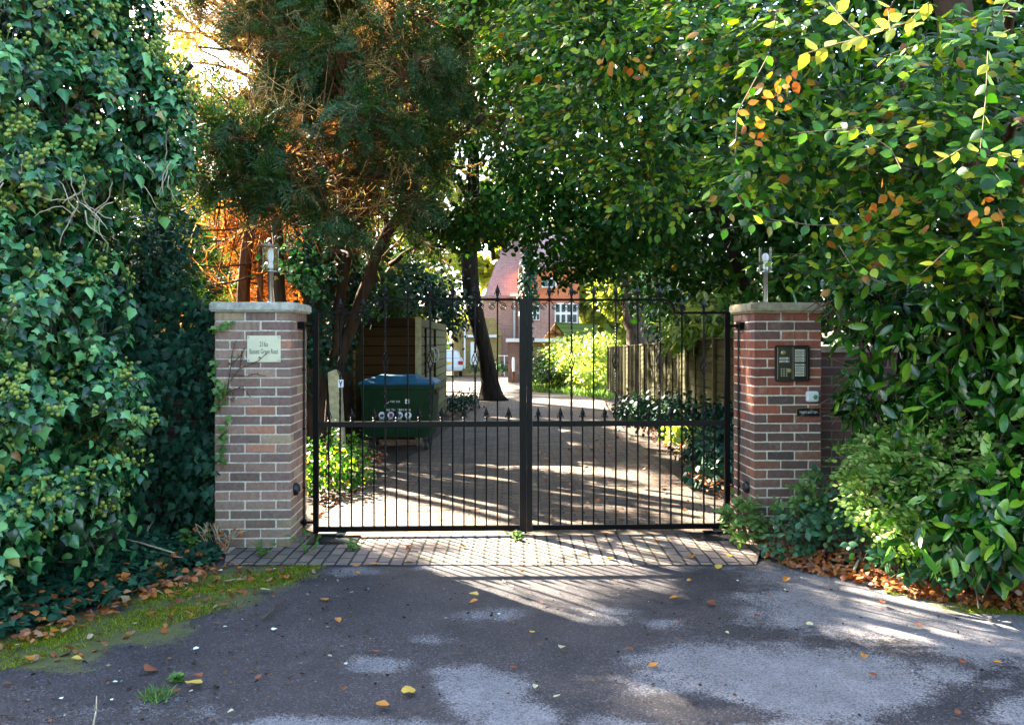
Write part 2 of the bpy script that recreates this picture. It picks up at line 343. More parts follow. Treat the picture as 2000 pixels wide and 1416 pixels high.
M['twig_pale'] = plain('dry_pale_twig', (.42, .34, .22), .85, 0, .3, 30)

# ------------------------------------------------------------------ leaf shapes and foliage tools
def half(poly, fold, droop):
    n = len(poly); V = [(x, y, -fold * abs(x) - droop * y * y) for x, y in poly]
    V += [(-x, y, -fold * abs(x) - droop * y * y) for x, y in poly[1:-1]]
    m = [0] + [n + i for i in range(n - 2)] + [n - 1]
    return np.array(V, float), [list(range(n)), m[::-1]]
def half2(poly, fold, droop, cup=0.0, wave=0.0):                        # blade with a midrib row so that it can curve
    n = len(poly); z = lambda x, y: fold * abs(x) * (-1) + cup * x * x - droop * y * y + wave * math.sin(y * 9) * abs(x)
    V = [(x, y, z(x, y)) for x, y in poly]; m0 = len(V)
    V += [(0, max(0, y), z(0, y)) for _, y in poly[1:-1]]; l0 = len(V)
    V += [(-x, y, z(x, y)) for x, y in poly[1:-1]]; k = n - 2; Fc = []
    R_ = lambda i: 1 + i; M_ = lambda i: m0 + i; L_ = lambda i: l0 + i
    Fc += [[0, R_(0), M_(0)], [0, M_(0), L_(0)]]
    for i in range(k - 1): Fc += [[M_(i), R_(i), R_(i + 1), M_(i + 1)], [L_(i), M_(i), M_(i + 1), L_(i + 1)]]
    Fc += [[M_(k - 1), R_(k - 1), n - 1], [L_(k - 1), M_(k - 1), n - 1]]
    return np.array(V, float), Fc
T_IVY = half2([(0, 0), (.27, -.12), (.33, .10), (.60, .24), (.30, .46), (.16, .72), (0, 1)], .28, .28, -.25)
T_IVYA = half2([(0, 0), (.22, -.02), (.43, .22), (.30, .50), (.15, .76), (0, 1)], .30, .35, -.2)
T_BEECH = half2([(0, 0), (.20, .11), (.345, .35), (.29, .61), (.11, .86), (0, 1)], .24, .20, .1, .08)
T_LAUREL = half2([(0, 0), (.12, .12), (.205, .42), (.185, .70), (.10, .92), (0, 1)], .35, .25, .4)
T_LEAFLET = half([(0, 0), (.28, .25), (.28, .62), (0, 1)], .25, .1)
T_DIA = (np.array([(0, 0, 0), (.36, .45, .05), (0, 1, 0), (-.36, .45, -.05)], float), [[0, 1, 2, 3]])
def t_blade(): return (np.array([(-.05, 0, 0), (.05, 0, 0), (.03, .6, .08), (0, 1, .25), (-.03, .6, .08)], float), [[0, 1, 2, 3, 4]])
def t_spray(n=9, seed=1, w=.026):
    r = np.random.default_rng(seed); V = []; Fc = []
    def strip(a, b, w):
        a = np.array(a); b = np.array(b); d = b - a; s = np.cross(d, (0, 0, 1)); s = s / (np.linalg.norm(s) + 1e-9) * w
        s = s + np.array((0, 0, r.uniform(-.6, .6) * w)); k = len(V); V.extend([a - s, a + s, b]); Fc.append([k, k + 1, k + 2])
    strip((0, 0, 0), (0, 1, -.12), w)
    for i in range(n):
        for sgn in (-1, 1):
            y = .08 + .9 * i / n + r.uniform(-.03, .03); l = (.42 * (1 - y * .75)) * r.uniform(.7, 1.2)
            a = (0, y, -.12 * y * y); an = R(r.uniform(35, 65)); dz = r.uniform(-.22, .12)
            b = (sgn * l * math.sin(an), y + l * math.cos(an), a[2] + dz * l); strip(a, b, w * .9)
            for j in range(3):
                f = .25 + .25 * j + r.uniform(-.05, .05); c = [a[q] + (b[q] - a[q]) * f for q in range(3)]
                l2 = l * .42 * r.uniform(.6, 1.2); s2 = 1 if j % 2 else -1; a2 = an * sgn + s2 * R(40)
                strip(c, (c[0] + l2 * math.sin(a2), c[1] + l2 * math.cos(a2), c[2] + r.uniform(-.3, .2) * l2), w * .8)
    return np.array(V, float), Fc
T_SPRAY = [t_spray(8, s) for s in (1, 2, 3)]
def t_dead(seed, w=.014):
    r = np.random.default_rng(seed); V = []; Fc = []
    def st(a, d, l, w, dep):
        a = np.array(a, float); p = a; d = np.array(d, float)
        for i in range(3):
            d = d + r.normal(0, .16, 3) + np.array((0, 0, .06)); d /= np.linalg.norm(d); q = p + d * l / 3
            s = np.cross(d, r.normal(0, 1, 3)); s = s / (np.linalg.norm(s) + 1e-9) * w * (1 - .28 * i); k = len(V)
            V.extend([p - s, p + s, q + s * .7, q - s * .7]); Fc.append([k, k + 1, k + 2, k + 3])
            if dep and l > .2:
                for sg in range(2): st(q, d + r.normal(0, .7, 3), l * r.uniform(.35, .6), w * .6, dep - 1)
            p = q
    st((0, 0, 0), (0, 1, -.1), 1, w, 2); return np.array(V, float), Fc
T_DEAD = [t_dead(s) for s in (3, 4, 5)]
def ico():
    f = (1 + 5 ** .5) / 2
    V = np.array([(-1, f, 0), (1, f, 0), (-1, -f, 0), (1, -f, 0), (0, -1, f), (0, 1, f), (0, -1, -f), (0, 1, -f), (f, 0, -1), (f, 0, 1), (-f, 0, -1), (-f, 0, 1)], float)
    V /= np.linalg.norm(V[0]); Fc = [[0, 11, 5], [0, 5, 1], [0, 1, 7], [0, 7, 10], [0, 10, 11], [1, 5, 9], [5, 11, 4], [11, 10, 2], [10, 7, 6], [7, 1, 8], [3, 9, 4], [3, 4, 2], [3, 2, 6], [3, 6, 8], [3, 8, 9], [4, 9, 5], [2, 4, 11], [6, 2, 10], [8, 6, 7], [9, 8, 1]]
    return V, Fc
T_BALL = ico()
def unit(a): return a / (np.linalg.norm(a, axis=-1, keepdims=True) + 1e-9)
def rnd(n): return unit(rng.normal(0, 1, (n, 3)))
def scatter(name, tm, P, D, Nn, S, mat, parent=None, smooth=False):
    P = np.asarray(P, float); n = len(P)
    D = unit(np.asarray(D, float)); Nn = np.asarray(Nn, float); Nn = unit(Nn - (Nn * D).sum(1, keepdims=True) * D); Sd = np.cross(D, Nn)
    S = np.broadcast_to(np.asarray(S, float).reshape(-1, 1) if np.ndim(S) else S, (n, 1)) if np.ndim(S) != 2 else S
    tms = tm if isinstance(tm, list) else [tm]
    if len(tms[0][0]) > 60:                                              # long sprays: keep the sun gaps clear along their whole reach
        s1 = np.broadcast_to(np.asarray(S, float), (n, 1)); bad = np.zeros(n, bool)
        for fx, fy in ((0, 0), (0, .35), (0, .7), (0, 1), (.3, .45), (-.3, .45), (.2, .8), (-.2, .8), (.35, .95), (-.35, .95), (.4, .6), (-.4, .6), (.15, .25), (-.15, .25)): bad |= sunny(P + s1 * (fy * D + fx * Sd), name == 'twigs')
        P, D, Nn, Sd, S = P[~bad], D[~bad], Nn[~bad], Sd[~bad], s1[~bad]; n = len(P)
    VV = []; LL = []; SS = []; off = 0
    o = np.array(parent.location) if parent else np.zeros(3)
    for k, (tv, tf) in enumerate(tms):
        sel = np.arange(k, n, len(tms)); m = len(sel)
        if not m: continue
        s = S[sel][:, :, None]
        V = P[sel][:, None, :] + s * (tv[None, :, 0:1] * Sd[sel][:, None, :] + tv[None, :, 1:2] * D[sel][:, None, :] + tv[None, :, 2:3] * Nn[sel][:, None, :])
        VV.append((V - o).reshape(-1, 3)); fl = np.concatenate([np.array(f) for f in tf])
        LL.append((fl[None, :] + (np.arange(m) * len(tv))[:, None] + off).ravel()); SS.append(np.tile([len(f) for f in tf], m)); off += m * len(tv)
    me = mesh_np(name, np.concatenate(VV), np.concatenate(LL), np.concatenate(SS))
    if smooth or max(len(tm[0]) if not isinstance(tm, list) else len(tm[0][0]), 0) in (16, 19): me.polygons.foreach_set('use_smooth', [True] * len(me.polygons))
    return link(name, me, mat, parent)
def sticks(name, A, B, r0, r1, mat, parent=None):
    A = np.asarray(A, float); B = np.asarray(B, float); n = len(A); d = unit(B - A); s = unit(np.cross(d, rnd(n))); t2 = np.cross(d, s)
    r0 = np.broadcast_to(np.asarray(r0, float), (n,)); r1 = np.broadcast_to(np.asarray(r1, float), (n,)); V = np.zeros((n, 6, 3))
    for k in range(3):
        a = 2 * math.pi * k / 3; u = s * math.cos(a) + t2 * math.sin(a); V[:, k] = A + u * r0[:, None]; V[:, 3 + k] = B + u * r1[:, None]
    q = np.array([0, 1, 4, 3, 1, 2, 5, 4, 2, 0, 3, 5]); o = np.array(parent.location) if parent else np.zeros(3)
    return link(name, mesh_np(name, (V - o).reshape(-1, 3), (q[None] + 6 * np.arange(n)[:, None]).ravel(), np.full(3 * n, 4)), mat, parent)

# sun gaps: where the photograph shows sunlight reaching the ground, the foliage between there and the sun is open
LIT = [[(640, 1034), (1016, 1034), (1010, 985), (900, 960), (830, 968), (790, 925), (735, 940), (690, 985)],
       [(1240, 985), (1330, 990), (1425, 1015), (1425, 1036), (1300, 1012)], [(1040, 1034), (1040, 1012), (1230, 1020), (1420, 1036)],
       [(640, 1040), (1440, 1040), (1440, 1062), (1330, 1062), (1260, 1050), (880, 1050), (800, 1058), (660, 1056)],
       [(905, 1058), (1235, 1052), (1290, 1076), (1330, 1118), (1240, 1125), (1110, 1118), (1000, 1122), (960, 1090)],
       [(960, 1126), (1140, 1118), (1160, 1130), (1060, 1130)], [(1190, 1124), (1275, 1130), (1290, 1148), (1190, 1138)],
       [(1120, 1188), (1180, 1192), (1210, 1206), (1160, 1204)],
       [(1400, 1045), (1470, 1050), (1500, 1080), (1430, 1075)], [(1450, 1085), (1520, 1100), (1480, 1108)],
       [(1600, 1136), (1700, 1142), (1910, 1196), (1800, 1212), (1640, 1184)], [(1620, 1226), (1700, 1210), (1800, 1240), (1780, 1270), (1650, 1258)],
       [(1770, 1212), (1900, 1200), (2080, 1220), (2080, 1262), (1860, 1248)], [(1720, 1140), (2040, 1160), (2040, 1206), (1800, 1194)],
       [(1040, 776), (1180, 780), (1210, 800), (1140, 800), (1040, 787)], [(1045, 836), (1130, 840), (1120, 846), (1045, 842)], [(880, 898), (1000, 893), (1000, 898), (890, 903)],
       [(1180, 828), (1290, 832), (1330, 880), (1230, 850)], [(1290, 850), (1420, 860), (1420, 900), (1310, 890)],
       [(1040, 900), (1130, 908), (1128, 916), (1040, 910)], [(1150, 944), (1310, 966), (1300, 980), (1160, 958)], [(1050, 978), (1260, 992), (1250, 1002), (1060, 990)], [(1036, 955), (1150, 962), (1148, 970), (1036, 965)], [(1180, 918), (1290, 932), (1280, 942), (1180, 928)], [(860, 846), (960, 850), (950, 858), (860, 854)], [(870, 925), (1010, 935), (1010, 946), (880, 938)], [(1040, 860), (1110, 864), (1105, 871), (1040, 868)], [(1330, 955), (1400, 970), (1400, 984), (1340, 972)], [(930, 815), (1005, 818), (1000, 824), (930, 822)],
       [(610, 900), (720, 900), (730, 980), (610, 1000)], [(700, 735), (1000, 735), (1000, 775), (870, 770)]]
def inpoly(x, y, poly):
    r = np.zeros(len(x), bool); n = len(poly)
    for i in range(n):
        x0, y0 = poly[i]; x1, y1 = poly[(i + 1) % n]
        c = ((y0 > y) != (y1 > y)) & (x < (x1 - x0) * (y - y0) / (y1 - y0 + 1e-9) + x0); r ^= c
    return r
def sunny(P, ground_only=False):
    P = np.asarray(P, float); t = P[:, 2] / SUN[2]; gx = P[:, 0] - SUN[0] * t; gy = P[:, 1] - SUN[1] * t
    ok = gy > 1.5; gyc = np.where(ok, gy, 50); x = 1000 + F * gx / gyc; y = HOR + EYE * F / gyc
    wob = 6 * np.sin(gx * 9 + 2 * np.sin(gy * 5)) ; r = np.zeros(len(P), bool)
    for pl in LIT: r |= inpoly(x + wob, y + wob * .25, pl)
    r &= ok & (P[:, 2] > .7)
    if ground_only: return r
    far = (gy > 25) & (gx > -1.2) & (gx < 9) & (np.sin(gx * 1.3 + gy * .35) + np.sin(gx * .6 - gy * .8 + 1) > -.55)
    tt = (3 - P[:, 0]) / -SUN[0]; qy = P[:, 1] - SUN[1] * tt; qz = P[:, 2] - SUN[2] * tt         # streaks on the fence
    fence = (tt > .5) & (qz > .3) & (qz < 1.75) & ((np.abs(qy - 14.3) < .08) | (np.abs(qy - 17.2) < .06) | (np.abs(qy - 18.9) < .12) | (np.abs(qy - 21.5) < .25))
    tb = (P[:, 1] - 13.2) / SUN[1]; bx = P[:, 0] - SUN[0] * tb; bz = P[:, 2] - SUN[2] * tb        # the brown twigs behind the pier and the little shrub
    brown = (tb > .8) & (bz > 1.6) & (bz < 5.2) & (bx > -5.6) & (bx < -3.5) & (np.sin(bx * 7) + np.sin(bz * 6 + bx * 3) > -.5)
    tc = (P[:, 1] - 11.3) / SUN[1]; cx = P[:, 0] - SUN[0] * tc; cz = P[:, 2] - SUN[2] * tc        # sun patches inside the conifers
    inner = (tc > .4) & (cx > -4.6) & (cx < -.9) & (cz > 2.8) & (cz < 7) & (np.sin(cx * 5 + 1) + np.sin(cz * 4.3 - cx * 2) + .6 * np.sin(cx * 11 + cz * 9) > .25)
    return r | (far & (P[:, 2] > 1)) | fence | brown | inner
def blob_points(blobs, n, shell=.35, keep_back=.35, thin=.62):
    C = []; Rr = []
    for px, py, Y, rx, ry, rd in blobs:
        c = W(px, py, Y); C.append((c.x, c.y, c.z)); Rr.append((rx * Y / F, rd, ry * Y / F))
    C = np.array(C); Rr = np.array(Rr); wgt = (Rr[:, 0] * Rr[:, 2] + Rr[:, 0] * Rr[:, 1] + Rr[:, 1] * Rr[:, 2]); wgt /= wgt.sum()
    k = rng.choice(len(C), n, p=wgt); d = rnd(n); f = 1 - shell * rng.random(n) ** 1.6 + rng.normal(0, .04, n)
    P = C[k] + Rr[k] * d * f[:, None]; nn = unit(d / Rr[k]); keep = P[:, 2] > .05
    for j in range(len(C)):
        q = np.linalg.norm((P - C[j]) / Rr[j], axis=1); keep &= ~((q < thin) & (k != j))
    back = (nn * unit(P - np.array([0, 0, EYE]))).sum(1) > .25; keep &= ~(back & (rng.random(n) > keep_back))
    return P[keep], nn[keep]
def dense(P, f, thr, seed=0):                                           # clumps with gaps between them
    x, y, z = P[:, 0] * f, P[:, 1] * f, P[:, 2] * f
    v = np.sin(x * 1.0 + 1.3 * np.sin(z * .8 + seed)) + np.sin(z * 1.15 - .7 * x + 1.7 * seed) + .8 * np.sin(y * 1.1 + x * .6 + seed) + .5 * np.sin(2.3 * z + 1.9 * x + seed)
    return v > thr
def polyline(a, b, n=6, sag=0, wob=.0):
    a = Vector(a); b = Vector(b); L_ = (b - a).length
    return [a.lerp(b, i / n) + Vector((random.uniform(-wob, wob), random.uniform(-wob, wob), random.uniform(-wob, wob) - sag * 4 * (i / n) * (1 - i / n))) * (0 if i in (0, n) and sag == 0 else 1) for i in range(n + 1)]

# ------------------------------------------------------------------ ground, road, paving
def sheet(name, rows, z, mat, nx=24, zf=gz):
    V = []; Fc = []
    for Y, x0, x1 in rows:
        for i in range(nx + 1): V.append((x0 + (x1 - x0) * i / nx, Y, zf(Y) + z))
    for j in range(len(rows) - 1):
        for i in range(nx): a = j * (nx + 1) + i; Fc.append((a, a + 1, a + nx + 2, a + nx + 1))
    return MB().add(V, Fc).build(name, mat)
tag(sheet('ground', [(y, -900, 900) for y in (-300, 0, 22, 26, 30, 36, 43, 50, 120, 1200)], -.045, M['soil'], 4), kind='structure')
DR = [(6.95, -1.80, 1.98), (8, -1.77, 1.97), (11, -1.5, 2.0), (14.3, -1.27, 2.05), (17, -1.1, 2.15), (21, -.85, 2.4), (22.5, -1.0, 2.55), (25, -2.4, 2.2), (28, -5, 1.6), (33, -9, 1.2), (40, -13, .2), (49, -15, 0)]
def drx(Y, k): return float(np.interp(Y, [d[0] for d in DR], [d[k] for d in DR]))
ys = sorted(set([d[0] for d in DR] + list(np.linspace(7, 49, 60))))
tag(sheet('driveway', [(y, drx(y, 1), drx(y, 2)) for y in ys], .002, M['drive'], 6), kind='structure')
ap = tag(sheet('paved_apron', [(6.04, -2.12, 1.80), (6.3, -2.2, 1.9), (6.6, -2.2, 2.0), (6.945, -2.0, 2.0)], .002, M['apron'], 43), kind='structure')
for v in ap.data.vertices:
    if v.co.y < 6.06: v.co.y += random.uniform(-.012, .012); v.co.z -= .004
nx, ny = 400, 130
xs = np.linspace(-9, 10, nx + 1); yy = np.linspace(.6, 6.3, ny + 1); X, Y = np.meshgrid(xs, yy)
Z = .004 * np.sin(X * 1.7) * np.sin(Y * 2.1) - .0085 - .02 * np.clip((Y - 6.1) / .2, 0, 1)
Vr = np.stack([X, Y, Z], -1).reshape(-1, 3); a = (np.arange(ny)[:, None] * (nx + 1) + np.arange(nx)[None]).ravel()
me = mesh_np('road', Vr, np.stack([a, a + 1, a + nx + 2, a + nx + 1], -1).ravel(), np.full(nx * ny, 4))
PX = 1000 + F * Vr[:, 0] / Vr[:, 1]; PY = HOR + EYE * F / Vr[:, 1]
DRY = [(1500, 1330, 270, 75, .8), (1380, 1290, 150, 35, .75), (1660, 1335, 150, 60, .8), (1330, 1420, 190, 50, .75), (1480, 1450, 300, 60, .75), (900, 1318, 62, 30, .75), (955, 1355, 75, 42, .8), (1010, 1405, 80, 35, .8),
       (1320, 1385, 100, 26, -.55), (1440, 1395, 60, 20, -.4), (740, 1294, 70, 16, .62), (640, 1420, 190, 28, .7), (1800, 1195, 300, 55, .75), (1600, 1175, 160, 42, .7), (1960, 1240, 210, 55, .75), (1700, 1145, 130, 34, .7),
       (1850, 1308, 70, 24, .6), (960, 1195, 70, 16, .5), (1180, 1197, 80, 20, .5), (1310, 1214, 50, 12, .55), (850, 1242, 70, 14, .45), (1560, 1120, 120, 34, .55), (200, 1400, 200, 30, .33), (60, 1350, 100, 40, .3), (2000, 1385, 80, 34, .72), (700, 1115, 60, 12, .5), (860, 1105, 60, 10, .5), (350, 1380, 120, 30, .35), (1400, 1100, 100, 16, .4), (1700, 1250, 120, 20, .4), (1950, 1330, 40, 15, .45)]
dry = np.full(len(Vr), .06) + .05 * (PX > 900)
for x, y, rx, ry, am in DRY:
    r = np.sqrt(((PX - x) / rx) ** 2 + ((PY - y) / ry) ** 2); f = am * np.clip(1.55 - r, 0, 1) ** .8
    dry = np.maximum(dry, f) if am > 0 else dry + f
MOSS = [(60, 1265, 190, 52, .8), (230, 1222, 190, 46, .8), (360, 1160, 200, 50, .75), (460, 1130, 170, 40, .72), (560, 1115, 110, 26, .6), (120, 1300, 130, 26, .55), (1930, 1180, 130, 22, .95), (1800, 1165, 70, 10, .7), (1450, 1135, 120, 20, .45), (1080, 1110, 120, 14, .45), (1000, 1125, 110, 20, .4), (1560, 1150, 80, 20, .4)]
mo = np.zeros(len(Vr))
for x, y, rx, ry, am in MOSS: mo = np.maximum(mo, am * np.clip(1.45 - np.sqrt(((PX - x) / rx) ** 2 + ((PY - y) / ry) ** 2), 0, 1))
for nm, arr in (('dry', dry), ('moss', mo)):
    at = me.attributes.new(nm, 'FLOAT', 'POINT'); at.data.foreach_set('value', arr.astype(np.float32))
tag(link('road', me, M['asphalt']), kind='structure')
def verge(name, edge, side, w):                                 # low bank of soil beside the road, edge = photo pixels on the ground
    P = [G(*e) for e in edge]; V = []; Fc = []; n = 10
    for p in P:
        for i in range(n + 1):
            f = i / n; V.append((p.x + side * w * f, p.y + .3 * f, -.02 + .128 * min(1, f * 5) * (1 + .3 * math.sin(p.y * 3 + i))))
    for j in range(len(P) - 1):
        for i in range(n): a = j * (n + 1) + i; Fc.append((a, a + 1, a + n + 2, a + n + 1))
    return tag(MB().add(V, Fc).build(name, M['soil'], smooth='all'), kind='structure')
verge('verge', [(-250, 1330), (-60, 1262), (60, 1215), (160, 1170), (260, 1135), (360, 1100), (425, 1072)], -1, 5)
verge('verge', [(1500, 1068), (1600, 1092), (1720, 1125), (1850, 1158), (2000, 1192), (2150, 1235), (2600, 1370), (3300, 1600)], 1, 7)

# ------------------------------------------------------------------ brick piers
YAW = R(2.1)
PAL_L = [((.33, .200, .150), 6), ((.245, .155, .125), 4), ((.40, .26, .19), 3), ((.47, .22, .14), 1.1), ((.48, .34, .21), 1.2)]
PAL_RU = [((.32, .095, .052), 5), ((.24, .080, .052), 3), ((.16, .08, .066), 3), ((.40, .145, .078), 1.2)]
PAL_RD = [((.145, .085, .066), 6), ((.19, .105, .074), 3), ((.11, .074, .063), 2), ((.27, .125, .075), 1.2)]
def pick(p): return random.choices([c for c, _ in p], [q for _, q in p])[0]
def pier(label, loc, wd, n, pal, cop, ov, ct):
    t = thing('brick_pier', label, 'gate pier', loc, YAW)
    S = .215 * wd / .5525; j = .0105; H = wd - 2 * S - 2 * j; h = .0752; b = MB()
    for i in range(n):
        z0 = i * h + .004; z1 = z0 + h - .0105
        rects = [(0, S, 0, H), (S + j, 2 * S + j, 0, H), (wd - H, wd, 0, S), (wd - H, wd, S + j, 2 * S + j), (wd - S, wd, wd - H, wd), (wd - 2 * S - j, wd - S - j, wd - H, wd), (0, H, wd - S, wd), (0, H, wd - 2 * S - j, wd - S - j)]
        for x0, x1, y0, y1 in rects:
            if i % 2: x0, x1 = wd - x1, wd - x0
            c = pick(pal(i)); v = random.uniform(.8, 1.2)
            e = random.uniform(-.0015, .0015)
            b.bbox(x0 + e, x1 + e, y0 + e, y1 + e, z0, z1, .004, .0012, tuple(q * v for q in c))
    o = b.build('brickwork', M['brick'], t)
    MB().box(.0045, wd - .0045, .0045, wd - .0045, -.1, n * h).build('mortar', M['mortar'], t)
    z = n * h; MB().box(-ov, wd + ov, -ov, wd + ov, z, z + ct).build('coping_stone', cop, t, smooth=True, bevel=.012)
    return t
LP = (-2.367, 6.52, 0); LW = .600
pl = pier('weathered brown brick gate pier carrying the cream address plaque', LP, LW, 25, lambda i: PAL_L, M['coping'], .036, .075)
RP = (1.968, 6.655, 0); RW = .5525
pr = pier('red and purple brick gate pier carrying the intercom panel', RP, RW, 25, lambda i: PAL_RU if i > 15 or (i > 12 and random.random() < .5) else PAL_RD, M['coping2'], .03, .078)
def on(t, x, y, z): return t.matrix_world @ Vector((x, y, z))
def rot2(loc, x, y, z): c, s_ = math.cos(YAW), math.sin(YAW); return Vector((loc[0] + c * x - s_ * y, loc[1] + s_ * x + c * y, z))

# boundary walls behind the hedges
M['wall_brick'] = brick_wall('garden_wall_brick', (.17, .07, .05), (.10, .06, .05), (.20, .17, .13))
b = MB(); b.box(0, 9, 0, .215, -.05, 1.55); wl = b.build('garden_wall', M['wall_brick']); wl.location = (2.56, 6.86, 0); wl.rotation_euler = (0, 0, R(-6))
tag(wl, 'dark red brick garden wall running behind the laurel hedge', 'wall')
MB().box(-.003, 9, -.02, .235, 1.55, 1.60).build('coping', M['coping2'], wl)
b = MB(); b.box(-9, 0, 0, .215, -.05, 1.65); wl = b.build('garden_wall', M['wall_brick']); wl.location = (-2.40, 6.88, 0); wl.rotation_euler = (0, 0, R(3))
tag(wl, 'brick garden wall smothered by dark ivy beside the address pier', 'wall')
MB().box(-9, .003, -.02, .235, 1.65, 1.70).build('coping', M['coping2'], wl)

# ------------------------------------------------------------------ gates
GA = Vector((-1.673, 6.90, 0)); GB = Vector((1.867, 7.03, 0)); GL = (GB - GA).length; GROT = math.atan2(GB.y - GA.y, GB.x - GA.x)
def finial(mb, x, z, s=1):
    mb.lathe([(.006 * s, 0), (.0125 * s, .004), (.0125 * s, .009), (.007 * s, .013), (.0085 * s, .022), (.013 * s, .028), (.013 * s, .034), (.007 * s, .04)], x, 0, 10, 'z', z)
    n = 4; prof = [(.006, .038), (.010, .048), (.0215, .060), (.019, .068), (.012, .088), (.004, .113), (.0008, .122)]
    vs = [(x + r * s * math.cos(a), r * .55 * s * math.sin(a), z + h) for r, h in prof for a in (0, math.pi / 2, math.pi, 1.5 * math.pi)]
    fs = [(i * n + k, i * n + (k + 1) % n, (i + 1) * n + (k + 1) % n, (i + 1) * n + k) for i in range(len(prof) - 1) for k in range(n)]
    mb.add(vs, fs)
    for sg in (-1, 1):
        mb.tube([(x + sg * .005, 0, z + .034), (x + sg * .014, 0, z + .046), (x + sg * .023, 0, z + .047), (x + sg * .027, 0, z + .038), (x + sg * .022, 0, z + .031)], [.004, .0045, .005, .0045, .003], 6)
        mb.tube([(x, sg * .004, z + .034), (x, sg * .012, z + .046), (x, sg * .019, z + .045), (x, sg * .021, z + .036)], [.004, .0045, .0045, .003], 6)
def scroll_pts(x, z, sg, r=.031):
    pts = [(x, 0, z), (x + sg * .012, 0, z - .004)]
    cx, cz = x + sg * .040, z - .048
    for i in range(27):
        a = R(118) - i * R(24); q = r * (1 - i / 27 * .78); pts.append((cx + sg * -q * math.cos(math.pi - a), 0, cz + q * math.sin(a)))
    return pts
def gate_leaf(m, label, loc, rz, wl):
    t = thing('gate_leaf', label, 'gate', loc, rz); X = lambda x: m * x
    def bx(x0, x1, y0, y1, z0, z1, name, bv=.003, mat='gate'): return MB().box(min(X(x0), X(x1)), max(X(x0), X(x1)), y0, y1, z0, z1).build(name, M[mat], t, smooth=True, bevel=bv)
    bx(0, .044, -.022, .022, .03, 1.895, 'hinge_stile'); bx(wl - (.056 if m > 0 else .046), wl + (.004 if m > 0 else -.001), -.024, .024, .012 if m > 0 else .03, 2.006 if m > 0 else 2.0, 'meeting_stile', mat='gate2')
    bx(.044, wl - .050, -.018, .018, .040, .082, 'bottom_rail'); bx(.044, wl - .050, -.020, .020, .920, .966, 'middle_rail', mat='gate2')
    zl, zh = 1.886, 1.996
    path = [(X(.03), 0, zl), (X(.25), 0, zl), (X(.468), 0, zl), (X(.478), 0, zl + .006), (X(.481), 0, zl + .03), (X(.487), 0, zl + .055), (X(.500), 0, zl + .078), (X(.522), 0, zl + .097), (X(.552), 0, zh - .002), (X(.58), 0, zh), (X(1.1), 0, zh), (X(wl - .04), 0, zh)]
    MB().tube(path, .0135, 4, phase=R(45)).build('top_rail', M['gate'], t)
    bar_s = MB(); 
    for k in range(17):
        x = .129 + .0948 * k; tall = k % 2 == 1
        if not tall:
            o = MB().tube([(X(x), 0, .08), (X(x), 0, .93)], .0085, 4, phase=R(45), cap=False).build('bar', M['gate'], t)
            f = MB(); finial(f, X(x), .964, 1.0); f.build('finial', M['gate2'], o, smooth=True)
        else:
            zt = zl if x < .47 else zh; bsk = ((k - 1) // 2) % 2 == 0; zc = zt - .52 if x > .47 else zt - .455
            if not bsk: o = MB().tube([(X(x), 0, .08), (X(x), 0, zt)], .0085, 4, phase=R(45), cap=False).build('bar', M['gate'], t)
            else:
                z = .08; pts = []; tw = []; a = R(45); zz = np.concatenate([[.08, .96], np.arange(.975, zc - .26, .02), np.arange(zc - .26, zt - .14, .006), [zt]])
                for q in zz:
                    tws = (.99 < q < zc - .08) or (zc + .16 < q < zt - .15)
                    pts.append((X(x), 0, q)); tw.append(a)
                    if tws: a += R(22)
                mb = MB(); 
                lo = [(p, w_) for p, w_ in zip(pts, tw) if p[2] < zc - .072]; hi = [(p, w_) for p, w_ in zip(pts, tw) if p[2] > zc + .072]
                for part in (lo, hi): mb.tube([p for p, _ in part], .0098, 4, tw=[w_ for _, w_ in part])
                o = mb.build('bar', M['gate2'], t)
                bk = MB()
                for q in range(4):
                    pp = []
                    for i in range(13):
                        f_ = i / 12; r = .004 + .024 * math.sin(math.pi * f_) ** .8; an = q * math.pi / 2 + f_ * 2.6
                        pp.append((X(x) + r * math.cos(an), r * math.sin(an), zc - .075 + .15 * f_))
                    bk.tube(pp, .0042, 5)
                for zz_ in (zc - .085, zc + .072): bk.lathe([(.010, 0), (.0125, .003), (.0125, .010), (.010, .013)], X(x), 0, 8, 'z', zz_)
                bk.build('basket', M['gate2'], o, smooth=True)
            f = MB(); finial(f, X(x), zt + .008, 1.05); f.build('finial', M['gate2'], o, smooth=True)
            sc = MB()
            for sg in (-1, 1): sc.tube(scroll_pts(X(x) + sg * .006, zt - .012, sg), .0042, 5)
            sc.build('scroll', M['gate'], t, smooth='all')
    sc = MB(); sc.tube(scroll_pts(X(.05), zl - .012, m), .0042, 5); sc.build('scroll', M['gate'], t, smooth='all')
    sc = MB(); sc.tube(scroll_pts(X(wl - .056), zh - .012, -m), .0042, 5); sc.build('scroll', M['gate'], t, smooth='all')
    for hz in (1.775, .12):                                        # hinge eyes reaching to the pier
        h = MB(); h.tube([(X(0), 0, hz), (X(-.075), 0, hz)], .011, 8); h.lathe([(.018, -.025), (.02, -.02), (.02, .02), (.018, .025)], X(-.075), 0, 10, 'z', hz)
        h.tube([(X(-.075), 0, hz), (X(-.13), -.05 if hz > 1 else 0, hz)], .013, 8)
        if hz > 1: h.box(min(X(-.12), X(-.05)), max(X(-.12), X(-.05)), -.13, -.02, hz - .03, hz + .03)
        h.build('hinge', M['gate'], t, smooth=True)
    return t
gl = gate_leaf(1, 'black iron gate leaf hung on the pier with the cream plaque', GA, GROT, GL / 2 + .022)
gr = gate_leaf(-1, 'black iron gate leaf hung on the pier with the intercom', GB, GROT, GL / 2 - .028)
